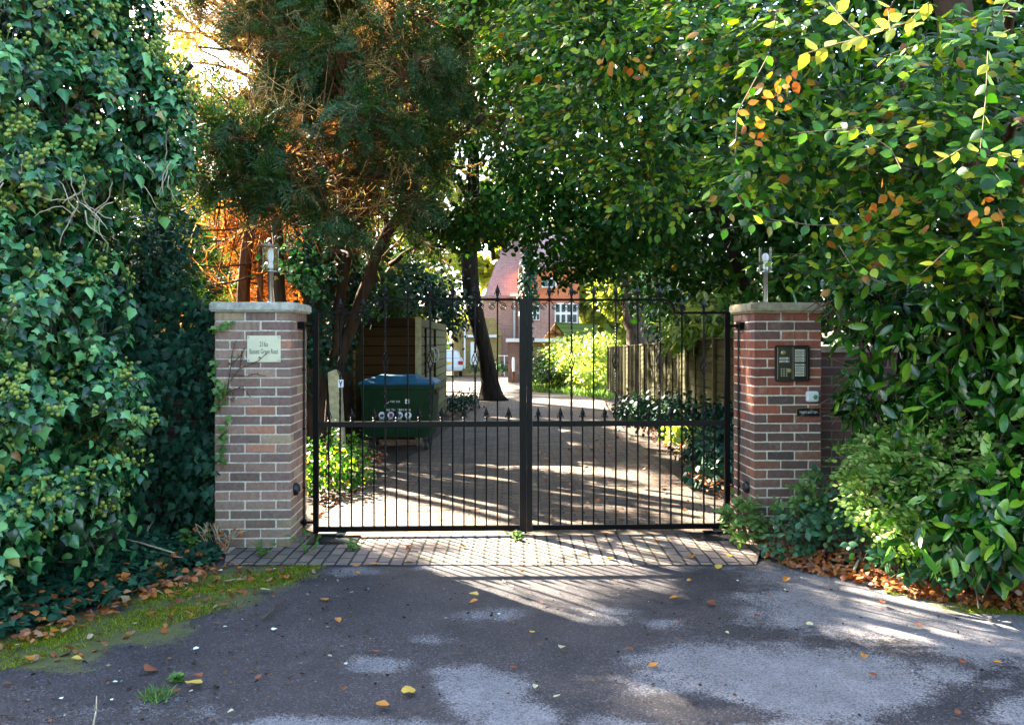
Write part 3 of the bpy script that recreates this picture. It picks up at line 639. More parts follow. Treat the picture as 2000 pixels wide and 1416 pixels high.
def at_gate(x, y, z): return Vector((GA.x + math.cos(GROT) * x - math.sin(GROT) * y, GA.y + math.sin(GROT) * x + math.cos(GROT) * y, z))
tg = thing('gate_tag', 'small white tag with a dark V mark tied to a twisted gate bar', 'tag', at_gate(.232, -.016, 1.32), GROT)
MB().box(-.023, .023, -.004, .0, -.065, .0).build('plate', M['white_plastic'], tg, smooth=True, bevel=.0015)
MB().prism([(-.015, -.008), (-.007, -.008), (0, -.030), (.007, -.008), (.015, -.008), (.004, -.044), (.004, -.058), (-.004, -.058), (-.004, -.044)], -.0052, -.0038).build('mark', M['letter_dark'], tg)
# gate drop bolt plate, gate motors in the paving, slim conduits and safety sensors on the piers
for q, (lab, xg) in enumerate((('black gate motor cover set in the paving below the plaque pier', .02), ('black gate motor cover set in the paving below the intercom pier', GL - .34))):
    t = thing('gate_motor', lab, 'gate motor', at_gate(xg, -.30, 0), GROT, None)
    MB().box(-.02, .38, .02, .30, .0, .012).build('cover_plate', M['black'], t, bevel=.003)
    MB().box(.0 if q == 0 else .1, .24 if q == 0 else .34, .24, .29, .012, .028).build('drive_arm', M['gate2'], t, smooth=True, bevel=.004)
    b = MB(); b.box(.18, .26, .225, .30, .028, .043); b.build('clamp', M['steel'], t, bevel=.003)
for lab, p0, wd, xs_, y_ in (('thin black conduit clipped to the plaque pier', LP, LW, LW, .44), ('thin black conduit clipped to the intercom pier', RP, RW, 0, .37)):
    sg = 1 if xs_ else -1; t = thing('conduit', lab, 'conduit', rot2(p0, xs_ + sg * .012, y_, 0), YAW)
    MB().tube([(0, 0, .02), (0, 0, 1.80)], .009, 8).build('pipe', M['black'], t, smooth=True)
    for z in (.4, .9, 1.4): MB().box(-.014, .014, -.013, .013, z - .006, z + .006).build('clip', M['gate2'], t)
for lab, p0, xs_, y_, z_ in (('round black safety sensor low on the plaque pier', LP, LW, .13, .44), ('round black safety sensor low on the intercom pier', RP, 0, .16, .43)):
    sg = 1 if xs_ else -1; t = thing('gate_sensor', lab, 'sensor', rot2(p0, xs_, y_, z_), YAW)
    MB().lathe([(.052, 0), (.052, sg * .018), (.044, sg * .035), (.03, sg * .042)], 0, 0, 20, 'x').build('housing', M['black'], t, smooth=True)
    MB().lathe([(.02, sg * .0425), (.02, sg * .045), (.012, sg * .047)], 0, 0, 14, 'x').build('lens', M['rubber'], t, smooth=True)

# ------------------------------------------------------------------ things on the piers
def front(p0, px, py, dy=0):                                        # point on a pier front seen at a photo pixel
    Yp = p0[1] + .01; v = W(px, py, Yp); lx = (v.x - p0[0]); return rot2(p0, lx, dy, v.z)
# address plaque
c = front(LP, 515.5, 681.5, -.001); pq = thing('address_plaque', 'cream address plaque lettered in black on the brown pier', 'sign', c, YAW)
MB().box(-.132, .132, -.008, 0, -.106, .106).build('plate', M['plaque'], pq, smooth=True, bevel=.0025)
text('216a', .056, 'lettering', M['letter_dark'], pq, 0, -.0085, .036, .62); text('Bassett Green Road', .056, 'lettering', M['letter_dark'], pq, 0, -.0085, -.022, .50)
for x in (-.118, .118):
    for z in (-.092, .092): MB().lathe([(.006, -.008), (.006, -.0095), (.003, -.011)], x, 0, 10, 'y', z).build('screw', M['steel'], pq)
def pier_lamp(label, loc, cap):
    t = thing('pier_lamp', label, 'lamp', loc, 0)
    MB().lathe([(.055, 0), (.055, .006), (.03, .012), (.024, .02)], 0, 0, 24).build('base', M['steel'], t, smooth=True)
    MB().lathe([(.0185, .012), (.0185, .275), (.022, .28), (.022, .295), (.018, .297)], 0, 0, 24).build('pole', M['steel'], t, smooth=True)
    b = MB(); b.lathe([(.022, .297), (.022, .33), (.017, .34)], 0, 0, 16); b.build('lamp_holder', M['white_plastic'], t, smooth=True)
    z0 = .34 if not cap else .33
    if not cap: MB().lathe([(.014, z0), (.018, z0 + .012), (.026, z0 + .036), (.029, z0 + .055), (.025, z0 + .075), (.014, z0 + .088), (.002, z0 + .091)], 0, 0, 20).build('bulb', M['bulb'], t, smooth='all')
    else: MB().lathe([(.013, z0), (.022, z0 + .03), (.026, z0 + .06), (.023, z0 + .11), (.018, z0 + .135), (.004, z0 + .14)], 0, 0, 20).build('bulb', M['bulb'], t, smooth='all')
    r = .056; h0, h1 = .272, .475
    b = MB(); n = 28; vs = []
    for rr in (r, r - .003):
        for z in (h0, h1): vs += [(rr * math.cos(2 * math.pi * k / n), rr * math.sin(2 * math.pi * k / n), z) for k in range(n)]
    fs = []
    for k in range(n):
        k2 = (k + 1) % n; fs += [(k, k2, n + k2, n + k), (2 * n + k2, 2 * n + k, 3 * n + k, 3 * n + k2), (n + k, n + k2, 3 * n + k2, 3 * n + k), (k2, k, 2 * n + k, 2 * n + k2)]
    b.add(vs, fs); b.build('glass_shade', M['glass'], t, smooth=True)
    for k in range(4):
        a = R(20 + 90 * k); x, y = (r + .005) * math.cos(a), (r + .005) * math.sin(a); MB().tube([(x, y, h0), (x, y, h1 + .005)], .0022, 6).build('guard_rod', M['steel'], t)
    b = MB(); b.lathe([(.02, h0 - .004), (r + .008, h0 - .004), (r + .008, h0), (.02, h0)], 0, 0, 24); b.build('shade_ring', M['steel'], t, smooth=True)
    if cap:
        o = MB().lathe([(.02, 0), (.088, .001), (.092, .006), (.06, .014), (.012, .022), (.010, .030), (.004, .034)], 0, 0, 28).build('cap', M['steel'], t, smooth=True)
        o.location = (-.012, 0, h1 + .004); o.rotation_euler = (R(2), R(3), 0)
    return t
m, t_, p_ = new_mat('clear_glass'); gb = t_.nodes.new('ShaderNodeBsdfGlass'); gb.inputs['IOR'].default_value = 1.12; gb.inputs['Roughness'].default_value = .02
tb = t_.nodes.new('ShaderNodeBsdfTransparent'); ms_ = t_.nodes.new('ShaderNodeMixShader'); ms_.inputs[0].default_value = .35; L(t_, tb.outputs[0], ms_.inputs[1]); L(t_, gb.outputs[0], ms_.inputs[2]); L(t_, ms_.outputs[0], t_.nodes['Material Output'].inputs[0]); M['glass'] = m
pier_lamp('steel pier lamp with a round cap above the address plaque', rot2(LP, .365, .30, 25 * .0752 + .075), True)
pier_lamp('steel pier lamp without its cap, white bulb bare, above the intercom', rot2(RP, .19, .28, 25 * .0752 + .078), False)
# intercom
c = front(RP, 1546, 709.5, -.001); ic = thing('intercom', 'black twin intercom panel with keypad and name buttons on the red pier', 'intercom', c, YAW)
MB().box(-.142, .142, -.032, 0, -.146, .146).build('housing', M['black'], ic, smooth=True, bevel=.008)
M['face'] = plain('smoked_metal_face', (.05, .05, .048), .22, .6, .2, 10)
for x0, x1 in ((-.125, -.012), (.006, .112)):
    b = MB(); b.box(x0, x1, -.036, -.0315, -.128, .128); f = b.build('face_panel', M['face'], ic, smooth=True, bevel=.002)
    b = MB()
    for xa in (x0 - .005, x1 + .001): b.box(xa, xa + .004, -.039, -.031, -.13, .13)
    b.build('trim_strip', M['steel'], ic)
M['name_strip'] = plain('name_strip', (.62, .60, .48), .5, 0, .1); 
MB().lathe([(.019, -.036), (.019, -.040), (.014, -.043), (.004, -.045)], -.082, 0, 18, 'y', .085).build('camera_dome', M['brass'], ic, smooth=True)
rows = [.044, .022]; 
def name_button(x, z, w_):
    b = MB(); b.box(x - w_ / 2, x + w_ / 2, -.0385, -.0355, z - .008, z + .008); o = b.build('name_button', M['name_strip'], ic, bevel=.001)
    d = MB()
    for k in range(5): d.box(x - w_ * .40 + k * w_ * .125, x - w_ * .40 + k * w_ * .125 + w_ * random.uniform(.06, .10), -.0390, -.0384, z - .003, z + .003)
    d.lathe([(.006, -.0385), (.006, -.041), (.003, -.042)], x + w_ * .40, 0, 10, 'y', z); d.build('button_dot', M['letter_dark'], o)
for z in (.040, .016): name_button(-.072, z, .082)
for k in range(10): name_button(.058, .105 - k * .0212 - (.010 if k > 4 else 0), .086)
for r_ in range(4):
    for q in range(3): MB().box(-.103 + q * .021, -.090 + q * .021, -.040, -.0355, -.052 - r_ * .018, -.040 - r_ * .018).build('key', M['steel'], ic, bevel=.001)
MB().lathe([(.017, -.036), (.017, -.0395), (.006, -.041)], -.033, 0, 18, 'y', -.058).build('fob_reader', M['brass'], ic, smooth=True)
# exit button and its sign
c = front(RP, 1584.5, 774, -.001); eb = thing('push_button_box', 'white box with a round green push button below the intercom', 'push button', c, YAW)
MB().box(-.046, .046, -.048, 0, -.042, .042).build('box', M['white_plastic'], eb, smooth=True, bevel=.007)
MB().lathe([(.019, -.048), (.019, -.052), (.014, -.054)], .016, 0, 20, 'y', -.002).build('button_ring', M['steel'], eb, smooth=True)
MB().lathe([(.0145, -.053), (.0145, -.058), (.008, -.060)], .016, 0, 18, 'y', -.002).build('button', M['green_dot'], eb, smooth=True)
c = front(RP, 1579, 805.5, -.001); ts = thing('button_sign', 'small black sign with pale lettering under the white button box', 'sign', c, YAW)
MB().box(-.096, .096, -.004, 0, -.033, .033).build('plate', M['black'], ts, bevel=.001)
b = MB()
for x0, x1, z0, z1 in ((-.097, .097, .031, .034), (-.097, .097, -.034, -.031), (-.097, -.094, -.031, .031), (.094, .097, -.031, .031)): b.box(x0, x1, -.0052, .0, z0, z1)
b.build('border', M['brass'], ts); text('TRADE BUTTON', .028, 'lettering', M['letter_white'], ts, 0, -.0048, 0, .72)

# ------------------------------------------------------------------ behind the gate: bin, screens, posts, fences
def lapped(mb, p0, p1, z0, z1, n, nrm, t=.012, tilt=.010, zt=None):     # lapped boards between two plan points
    p0 = Vector(p0); p1 = Vector(p1); nv = Vector(nrm)
    for i in range(n):
        a0 = z0 + (z1 - z0) * i / n; a1 = z0 + (z1 - z0) * (i + 1) / n + .012; e = random.uniform(-.004, .004)
        vs = []
        for p in (p0, p1):
            f = 1 if p is p0 or zt is None else zt
            for zz, off in ((a0 + e, tilt), (a1 + e, 0)):
                for th in (0, -t): q = p + nv * (off * 1.8 + th); vs.append((q.x, q.y, zz * f))
        mb.add(vs, [(0, 1, 3, 2), (4, 6, 7, 5), (0, 2, 6, 4), (1, 5, 7, 3), (2, 3, 7, 6), (0, 4, 5, 1)])
SX, SY = -1.49, 13.3
t = thing('bin_screen', 'timber bin screen, dark boarded front with a pale green side', 'screen', (-1.98, SY, 0))
b = MB(); lapped(b, (-2.44, SY), (SX - .06, SY), .05, 2.0, 12, (0, -1)); b.build('front_panel', M['dark_boards'], t, world=True)
b = MB(); lapped(b, (SX, SY + .04), (SX - .03, 18.6), .06, 2.0, 14, (1, 0)); b.build('side_panel', M['pale_boards'], t, world=True)
for x, y, mt, zz in ((-2.49, SY - .01, 'fence_batten', 2.02), (SX - .03, SY - .03, 'post_wood', 2.03), (SX - .05, 18.66, 'post_wood', 2.0)):
    MB().box(x - .045, x + .045, y - .03, y + .06, 0, zz).build('post', M[mt], t, world=True, bevel=.006)
for y in (13.9, 15.6): MB().box(SX + .005, SX + .035, y, y + .10, .1, 1.86).build('batten', M['bark_dark'], t, world=True)
for y in (14.6, 15.35): MB().tube([(SX + .03, y, 1.52), (SX + .10, y, 1.48), (SX + .12, y, 1.38), (SX + .10, y, 1.28), (SX + .03, y, 1.24)], .014, 6).build('handle', M['white_plastic'], t, world=True, smooth=True)

# wheeled recycling bin
t = thing('wheeled_bin', 'dark green wheeled recycling bin with a blue lid behind the gate', 'recycling bin', (-1.72, 12.25, 0), R(-2))
w_, d_ = .56, .68
vs = []
for z, e, dd in ((.20, .90, .0), (.30, .92, .0), (.92, .985, -.02), (.93, 1.0, -.03), (.985, 1.0, -.03)): vs += [(-w_ * e, dd + .02 * (1 - e) * 6, z), (w_ * e, dd + .02 * (1 - e) * 6, z), (w_ * e, d_, z), (-w_ * e, d_, z)]
fs = [(i * 4 + k, i * 4 + (k + 1) % 4, i * 4 + 4 + (k + 1) % 4, i * 4 + 4 + k) for i in range(4) for k in range(4)] + [(3, 2, 1, 0), (16, 17, 18, 19)]
MB().add(vs, fs).build('body', M['bin'], t, smooth=True, bevel=.012)
b = MB()
for x in (-.40, -.02, .36): b.box(x - .012, x + .012, -.012, .04, .30, .88)
for sg in (-1, 1): b.lathe([(.022, 0), (.026, sg * .012), (.026, sg * .06), (.016, sg * .065)], 0, 0, 12, 'x', 0) if False else b.box(sg * w_ - .02, sg * w_ + .02, .18, .30, .84, .90)
b.build('stiffening_rib', M['bin'], t, bevel=.006)
vs = []
for z, x, y0, y1 in ((.985, .585, -.06, d_ + .03), (1.01, .585, -.06, d_ + .03), (1.065, .51, .05, d_ - .05), (1.075, .48, .09, d_ - .08)): vs += [(-x, y0, z), (x, y0, z), (x, y1, z), (-x, y1, z)]
fs = [(i * 4 + k, i * 4 + (k + 1) % 4, i * 4 + 4 + (k + 1) % 4, i * 4 + 4 + k) for i in range(3) for k in range(4)] + [(3, 2, 1, 0), (12, 13, 14, 15)]
lid = MB().add(vs, fs).build('lid', M['blue_lid'], t, smooth=True, bevel=.012)
vs = []
for z, x0, x1, y0, y1 in ((1.02, -.36, .30, -.03, d_ - .1), (1.115, -.33, .28, .05, d_ - .14), (1.125, -.31, .26, .08, d_ - .16)): vs += [(x0, y0, z), (x1, y0, z), (x1, y1, z), (x0, y1, z)]
fs = [(i * 4 + k, i * 4 + (k + 1) % 4, i * 4 + 4 + (k + 1) % 4, i * 4 + 4 + k) for i in range(2) for k in range(4)] + [(3, 2, 1, 0), (8, 9, 10, 11)]
MB().add(vs, fs).build('flap', M['blue_lid'], lid, smooth=True, bevel=.012)
for x in (-.42, .42):
    for y in (.10, .58):
        c_ = MB(); c_.tube([(x - .03, y, .21), (x - .03, y + .05, .09)], .009, 6); c_.tube([(x + .03, y, .21), (x + .03, y + .05, .09)], .009, 6); c_.lathe([(.05, 0), (.05, .012), (.03, .015)], x, y, 12, 'z', .195); c_ = c_.build('castor', M['steel'], t)
        MB().lathe([(.05, -.02), (.075, -.018), (.08, -.008), (.08, .008), (.075, .018), (.05, .02)], x, y + .05, 20, 'x', .082).build('wheel', M['rubber'], c_, smooth=True)
        MB().lathe([(.052, -.024), (.052, .024)], x, y + .05, 16, 'x', .082).build('rim', M['steel'], c_, smooth=True)
yf = -.034
o = MB()
for i in range(20):                                                      # ring arrow mark
    a0, a1 = R(60 + i * 14), R(60 + (i + 1) * 14 + .5)
    o.add([(-.155 + r * math.cos(a), 0, .742 + r * math.sin(a)) for a in (a0, a1) for r in (.028, .036)], [(0, 1, 3, 2)])
o.add([(-.118, 0, .760), (-.128, 0, .728), (-.098, 0, .742)], [(0, 1, 2)])
for v_ in range(len(o.v)): o.v[v_] = (o.v[v_][0], yf + .024, o.v[v_][2])
o.build('recycling_mark', M['letter_white'], t)
text('recycle', .06, 'lettering', M['letter_white'], t, -.025, yf + .024, .742, .85); text('USE THIS BIN FOR', .05, 'lettering', M['letter_white'], t, .015, yf + .024, .612, .98)
b = MB(); b.box(.125, .185, yf + .021, yf + .026, .708, .775); lb = b.build('sticker', M['letter_white'], t)
M['navy'] = plain('navy_print', (.02, .03, .10), .5); M['purple'] = plain('purple_print', (.16, .03, .12), .5); M['grey_print'] = plain('grey_print', (.12, .16, .20), .5)
MB().prism([(.135, .722), (.158, .758), (.172, .742), (.178, .722)], yf + .0195, yf + .0205).build('print', M['navy'], lb)
for k, x in enumerate((-.225, -.092, .04, .170)):
    n = 28; r_ = .050
    o = MB().add([(x + r_ * math.cos(2 * math.pi * i / n), yf + .024, .535 + r_ * math.sin(2 * math.pi * i / n)) for i in range(n)], [tuple(range(n))]).build('sticker', M['letter_white'], t)
    sh = [[(-.035, -.012), (-.02, -.034), (.02, -.03), (.034, -.008), (.02, .016), (-.015, .012)], [(-.022, -.036), (.030, -.030), (.030, .026), (-.022, .030)], [(-.034, -.014), (-.012, -.034), (.028, -.024), (.034, .010), (.004, .022), (-.010, .004)], [(-.034, -.020), (.004, -.034), (.022, .004), (.012, .036), (-.004, .006)]][k]
    o2 = MB(); o2.prism([(x + u, .535 + v) for u, v in sh], yf + .0205, yf + .0235); o2.build('print', M[('navy', 'purple', 'grey_print', 'navy')[k]], o)
    o2 = MB()
    for q in range(3): o2.box(x - .034 + q * .024, x - .016 + q * .024, yf + .022, yf + .0235, .468, .476)
    o2.build('caption', M['letter_white'], o)

# leaning post
t = thing('timber_post', 'pale green leaning timber post standing in the shrub behind the gate', 'post', G(664, 905))
p0 = Vector((0, 0, -.05)); top = W(650, 722, 10.9) - Vector(t.location); b = MB()
hw = .082; b.add([(p0.x - hw, -.05, 0), (p0.x + hw, -.05, 0), (p0.x + hw, .07, 0), (p0.x - hw, .07, 0), (top.x - hw, -.05, top.z - .04), (top.x + hw * .2, -.05, top.z), (top.x + hw, -.05, top.z - .05), (top.x + hw, .07, top.z - .05), (top.x + hw * .2, .07, top.z), (top.x - hw, .07, top.z - .04)],
      [(0, 1, 6, 5, 4), (2, 3, 9, 8, 7), (1, 2, 7, 6), (3, 0, 4, 9), (4, 5, 8, 9), (5, 6, 7, 8), (0, 3, 2, 1)]); b.build('shaft', M['post_wood'], t, bevel=.006)
b = MB(); b.lathe([(.012, -.05), (.012, -.056), (.004, -.060)], .02, 0, 10, 'y', 1.05); b.build('bolt', M['steel'], t)

def fence(label, pts, z, mt, name='garden_fence', h0=.12):
    t = thing(name, label, 'fence', (pts[0][0], pts[0][1], 0))
    for i, p in enumerate(pts):
        MB().box(p[0] - .05, p[0] + .05, p[1] - .05, p[1] + .05, -.1, z(p[1]) + .05).build('post', M['fence_post'], t, world=True, bevel=.008)
        if i + 1 < len(pts):
            q = pts[i + 1]; d = (Vector(q) - Vector(p)).normalized(); nv = (-d.y, d.x) if -d.y < 0 else (d.y, -d.x)
            a = Vector(p) + d * .055; e = Vector(q) - d * .055; b = MB(); lapped(b, a, e, h0, z(a.y), 13, nv, .01, .012, z(e.y) / z(a.y)); pn = b.build('panel', M[mt], t, world=True)
            L_ = (e - a).length; nb = 4
            for k in range(nb):
                c = a.lerp(e, (k + .04 + .0) / (nb - .92)) + Vector(nv) * .016; u = d * .022; v = Vector(nv) * .018
                vs = [(*(c - u), h0 - .02), (*(c + u), h0 - .02), (*(c + u + v), h0 - .02), (*(c - u + v), h0 - .02)]; zt_ = z(c.y) + .005
                bt = MB().add(vs + [(x, y, zt_) for x, y, _ in vs], [(3, 2, 1, 0), (4, 5, 6, 7), (0, 1, 5, 4), (1, 2, 6, 5), (2, 3, 7, 6), (3, 0, 4, 7)]); bt.v = [tuple(Vector(x) - Vector(t.location)) for x in bt.v]; bt.build('batten', M['fence_batten'], pn)
            vs = []
            for c in (a, e):
                for off in (-.02, .035): vs += [(*(c + Vector(nv) * off), z(c.y) + .004), (*(c + Vector(nv) * off), z(c.y) + .03)]
            cp = MB().add(vs, [(0, 1, 3, 2), (4, 6, 7, 5), (1, 5, 7, 3), (0, 2, 6, 4), (0, 4, 5, 1), (2, 3, 7, 6)]); cp.v = [tuple(Vector(x) - Vector(t.location)) for x in cp.v]; cp.build('capping', M['fence_post'], pn)
    return t
fence('weathered lapped panel fence along the right edge of the driveway', [(3.0, 10.15 + 1.91 * i) for i in range(9)], lambda y: 1.66 - .018 * (y - 12), 'fence_boards')
fence('short pale panel fence behind the leaning post', [(-3.13, 15.0), (-2.98, 16.0), (-2.90, 16.6)], lambda y: 1.46, 'pale_boards')

# ------------------------------------------------------------------ house, car, forecourt wall
M['far_brick'] = brick_wall('far_house_brick', (.52, .28, .20), (.42, .23, .18), (.52, .42, .35), 1.6)
M['far_brick2'] = brick_wall('far_orange_tile_hanging', (.66, .20, .07), (.55, .16, .06), (.42, .12, .05), 1.5)
M['far_roof'] = brick_wall('far_roof_tiles', (.44, .26, .22), (.36, .21, .19), (.24, .14, .13), 1.5)
M['olive_wall'] = brick_wall('olive_render', (.36, .26, .08), (.30, .21, .07), (.24, .17, .07), 1.6)
M['moss_roof'] = boards('mossy_roof_tiles', (.055, .080, .012), (.10, .13, .02), .24, groove=(.015, .03, .01), gap=.12)
M['orange_timber'] = plain('orange_stained_timber', (.50, .22, .04), .6, 0, .2, 5)
M['white_trim'] = plain('white_painted_trim', (.78, .77, .72), .5, 0, .05)
M['win'] = plain('window_glass', (.06, .08, .08), .08, 0, .3, 2)
def ext(px0, px1, py0, py1, Y, d, mb=None):
    a = W(px0, py1, Y); b_ = W(px1, py0, Y); return (mb or MB()).box(a.x, b_.x, Y, Y + d, a.z, b_.z)
t = thing('brick_house', 'brick house with tile hung upper storey and white bay window beyond the drive', 'house', (0, 50, -.4))
ext(938, 1013, 577, 745, 50, 6).build('wall', M['far_brick'], t, world=True)
ext(1013, 1131, 592, 745, 49, 7).build('wall', M['far_brick'], t, world=True)
ext(1013, 1131, 520, 592, 48.9, 7.1).build('upper_wall', M['far_brick2'], t, world=True)
a = W(946, 577, 49.6); e = W(1013, 577, 49.6); r0 = W(985, 470, 54); r1 = W(1030, 470, 54)
rf = MB().add([a, e, r1, r0, a + Vector((0, 0, -.15)), e + Vector((0, 0, -.15)), r1 + Vector((0, .3, -.15)), r0 + Vector((0, .3, -.15))], [(0, 1, 2, 3), (4, 7, 6, 5), (0, 4, 5, 1), (1, 5, 6, 2), (2, 6, 7, 3), (3, 7, 4, 0)]).build('roof', M['far_roof'], t, world=True)
a = W(1013, 521, 48.6); e = W(1136, 521, 48.6); r0 = W(1035, 440, 53); r1 = W(1110, 440, 53)
MB().add([a, e, r1, r0, a + Vector((0, 0, -.15)), e + Vector((0, 0, -.15)), r1 + Vector((0, .3, -.15)), r0 + Vector((0, .3, -.15))], [(0, 1, 2, 3), (4, 7, 6, 5), (0, 4, 5, 1), (1, 5, 6, 2), (2, 6, 7, 3), (3, 7, 4, 0)]).build('roof', M['far_roof'], t, world=True)
a = W(1022, 470, 48.4); e = W(1048, 526, 48.4); b = MB(); b.add([a, a + Vector((.45, 0, 0)), e + Vector((.25, 0, 0)), e + Vector((-.2, 0, 0)), a + Vector((0, .15, 0)), a + Vector((.45, .15, 0)), e + Vector((.25, .15, 0)), e + Vector((-.2, .15, 0))], [(0, 1, 2, 3), (4, 7, 6, 5), (0, 4, 5, 1), (1, 5, 6, 2), (2, 6, 7, 3), (3, 7, 4, 0)]); b.build('bargeboard', M['white_trim'], t, world=True)
ext(996, 1014, 573, 579, 49.45, .12).build('gutter', M['white_trim'], t, world=True); ext(1002.5, 1006.5, 579, 700, 49.8, .12).build('downpipe', M['white_trim'], t, world=True)
def window(px0, px1, py0, py1, Y, nxp, nyp, par, d=.12):
    par_o = ext(px0, px1, py0, py1, Y - d, d - .03).build('window', M['white_trim'], par, world=True)
    wx = (px1 - px0) / nxp; wy = (py1 - py0) / nyp; b = MB()
    for i in range(nxp):
        for j in range(nyp): ext(px0 + i * wx + wx * .17, px0 + (i + 1) * wx - wx * .17, py0 + j * wy + wy * .13, py0 + (j + 1) * wy - wy * .13, Y - d - .02, .02 - .003, b)
    for k, v_ in enumerate(b.v): b.v[k] = tuple(Vector(v_) - Vector(par.location))
    b.build('panes', M['win'], par_o); return par_o
window(1041, 1054, 597, 626, 49, 2, 2, t); window(1058, 1087, 543, 562, 48.9, 2, 1, t)
window(1084, 1128, 592, 632, 48.6, 4, 2, t, .5)
t2 = thing('porch', 'house porch with an orange timber gable and mossy green roof', 'porch', (2.6, 45, -.33))
a = W(1085, 631, 45); b = MB(); P3 = [W(1057, 667, 45), W(1113, 667, 45), a]
b.add([*P3, *[p + Vector((0, .1, 0)) for p in P3]], [(0, 1, 2), (5, 4, 3), (0, 3, 4, 1), (1, 4, 5, 2), (2, 5, 3, 0)]); b.build('gable', M['orange_timber'], t2, world=True)
for q0, q1 in (((1085, 634), (1085, 667)), ((1062, 664), (1108, 664)), ((1073, 652), (1097, 652)), ((1078, 645), (1100, 662))):
    b = MB(); b.tube([W(*q0, 44.92), W(*q1, 44.92)], .055, 4, phase=R(45)); b.build('beam', M['bark_red'], t2, world=True)
for px in (1082, 1110): b = MB(); b.tube([W(px, 664, 45.1), W(px, 735, 45.1)], .07, 4, phase=R(45)); b.build('post', M['orange_timber'], t2, world=True)
Q = [W(1084, 629, 44.8), W(1168, 634, 48), W(1168, 692, 46.4), W(1116, 672, 44.8)]
b = MB().add([*Q, *[q + Vector((0, .12, -.12)) for q in Q]], [(0, 1, 2, 3), (4, 7, 6, 5), (0, 4, 5, 1), (1, 5, 6, 2), (2, 6, 7, 3), (3, 7, 4, 0)]); b.build('roof', M['moss_roof'], t2, world=True)
t3 = thing('garage', 'low olive rendered garage with white gutter left of the house', 'garage', (-2.6, 47, -.35))
ext(886, 978, 657, 745, 47, 3).build('wall', M['olive_wall'], t3, world=True)
b = MB(); b.prism([(W(x, y, 46.9).x, W(x, y, 46.9).z) for x, y in ((884, 657), (924, 657), (906, 624))], 46.9, 49.9); b.build('roof', M['olive_wall'], t3, world=True)
b = MB(); b.prism([(W(x, y, 46.95).x, W(x, y, 46.95).z) for x, y in ((924, 656), (980, 656), (966, 622), (938, 622))], 46.95, 49.9); b.build('roof', M['olive_wall'], t3, world=True)
ext(909, 972, 654, 659, 46.7, .12).build('gutter', M['white_trim'], t3, world=True); ext(906, 909, 630, 720, 46.75, .1).build('downpipe', M['white_trim'], t3, world=True)
ext(919, 931, 668, 712, 46.85, .13).build('door', M['white_trim'], t3, world=True)
t4 = thing('forecourt_wall', 'dark brick wall end with pale coping in front of the house', 'wall', (.1, 36, -.2))
ext(992, 1036, 668, 748, 36, .6).build('wall_end', M['wall_brick'], t4, world=True); ext(1036, 1100, 668, 740, 36.6, .3).build('wall', M['olive_wall'], t4, world=True)
ext(988, 1104, 661, 668, 35.9, 1.2).build('coping', M['white_trim'], t4, world=True)
t = thing('drop_post', 'small white topped bollard standing against the dark wall end', 'bollard', W(1003, 746, 35.4)); MB().lathe([(.05, 0), (.05, .95), (.035, 1.02), (.01, 1.04)], 0, 0, 12).build('shaft', M['bark_red'], t, smooth=True); MB().lathe([(.055, .45), (.055, .98), (.03, 1.06)], 0, 0, 12).build('sleeve', M['white_trim'], t, smooth=True)
t = thing('handrail', 'thin pale metal handrail beside the house wall', 'handrail', W(985, 735, 44)); b = MB()
for x in (-.35, .0, .3): b.tube([(x, 0, 0), (x, 0, 1.1)], .025, 6)
for z in (.6, 1.1): b.tube([(-.4, 0, z), (.35, 0, z)], .025, 6)
b.build('rails', M['letter_white'], t)
# car seen from behind
M['car'] = plain('silver_white_paint', (.62, .62, .60), .25, 0, .03); M['lamp_red'] = plain('red_lens', (.45, .02, .02), .2); M['yellow'] = plain('yellow_plate', (.65, .45, .03), .5)
t = thing('parked_car', 'pale silver hatchback seen from behind on the forecourt', 'car', (-3.50, 44.2, -.317), R(3))
b = MB(); ring = [(.78, .30), (.86, .42), (.88, .62), (.86, .82), (.82, .92), (.70, 1.02), (.62, 1.36), (.50, 1.44)]
sec = [(0, 0), (.35, .0), (3.2, .0), (4.0, .12)]; vs = []; n = len(ring)
for yy_, k in ((.06, .97), (.0, 1), (.5, 1.0), (3.4, 1.0), (4.0, .92)):
    for sg in (1, -1):
        for i, (x, z) in (list(enumerate(ring)) if sg > 0 else list(enumerate(ring))[::-1]):
            dy = .55 * max(0, (z - .9) / .55) if yy_ < 1 else (-1.6 * max(0, (z - .9) / .55) if yy_ > 3 else 0); vs.append((sg * x * k, yy_ + dy, z))
m_ = 2 * n; fs = [(i * m_ + k, i * m_ + (k + 1) % m_, (i + 1) * m_ + (k + 1) % m_, (i + 1) * m_ + k) for i in range(4) for k in range(m_)] + [tuple(range(m_))[::-1], tuple(range(4 * m_, 5 * m_))]
MB().add(vs, fs).build('body', M['car'], t, smooth=True)
MB().add([(-.62, .165, 1.0), (.62, .165, 1.0), (.52, .50, 1.33), (-.52, .50, 1.33), (-.62, .2, 1.0), (.62, .2, 1.0), (.52, .55, 1.33), (-.52, .55, 1.33)], [(0, 1, 2, 3), (4, 7, 6, 5), (0, 4, 5, 1), (1, 5, 6, 2), (2, 6, 7, 3), (3, 7, 4, 0)]).build('rear_window', M['win'], t)
for sg in (-1, 1):
    MB().box(sg * .72 - .13, sg * .72 + .13, -.02, .06, .68, .86).build('tail_light', M['lamp_red'], t, bevel=.02)
    MB().lathe([(.2, -.09), (.30, -.08), (.31, 0), (.30, .08), (.2, .09)], sg * .72, .75, 20, 'x', .31).build('wheel', M['rubber'], t, smooth=True)
    MB().lathe([(.2, -.09), (.30, -.08), (.31, 0), (.30, .08), (.2, .09)], sg * .72, 3.2, 20, 'x', .31).build('wheel', M['rubber'], t, smooth=True)
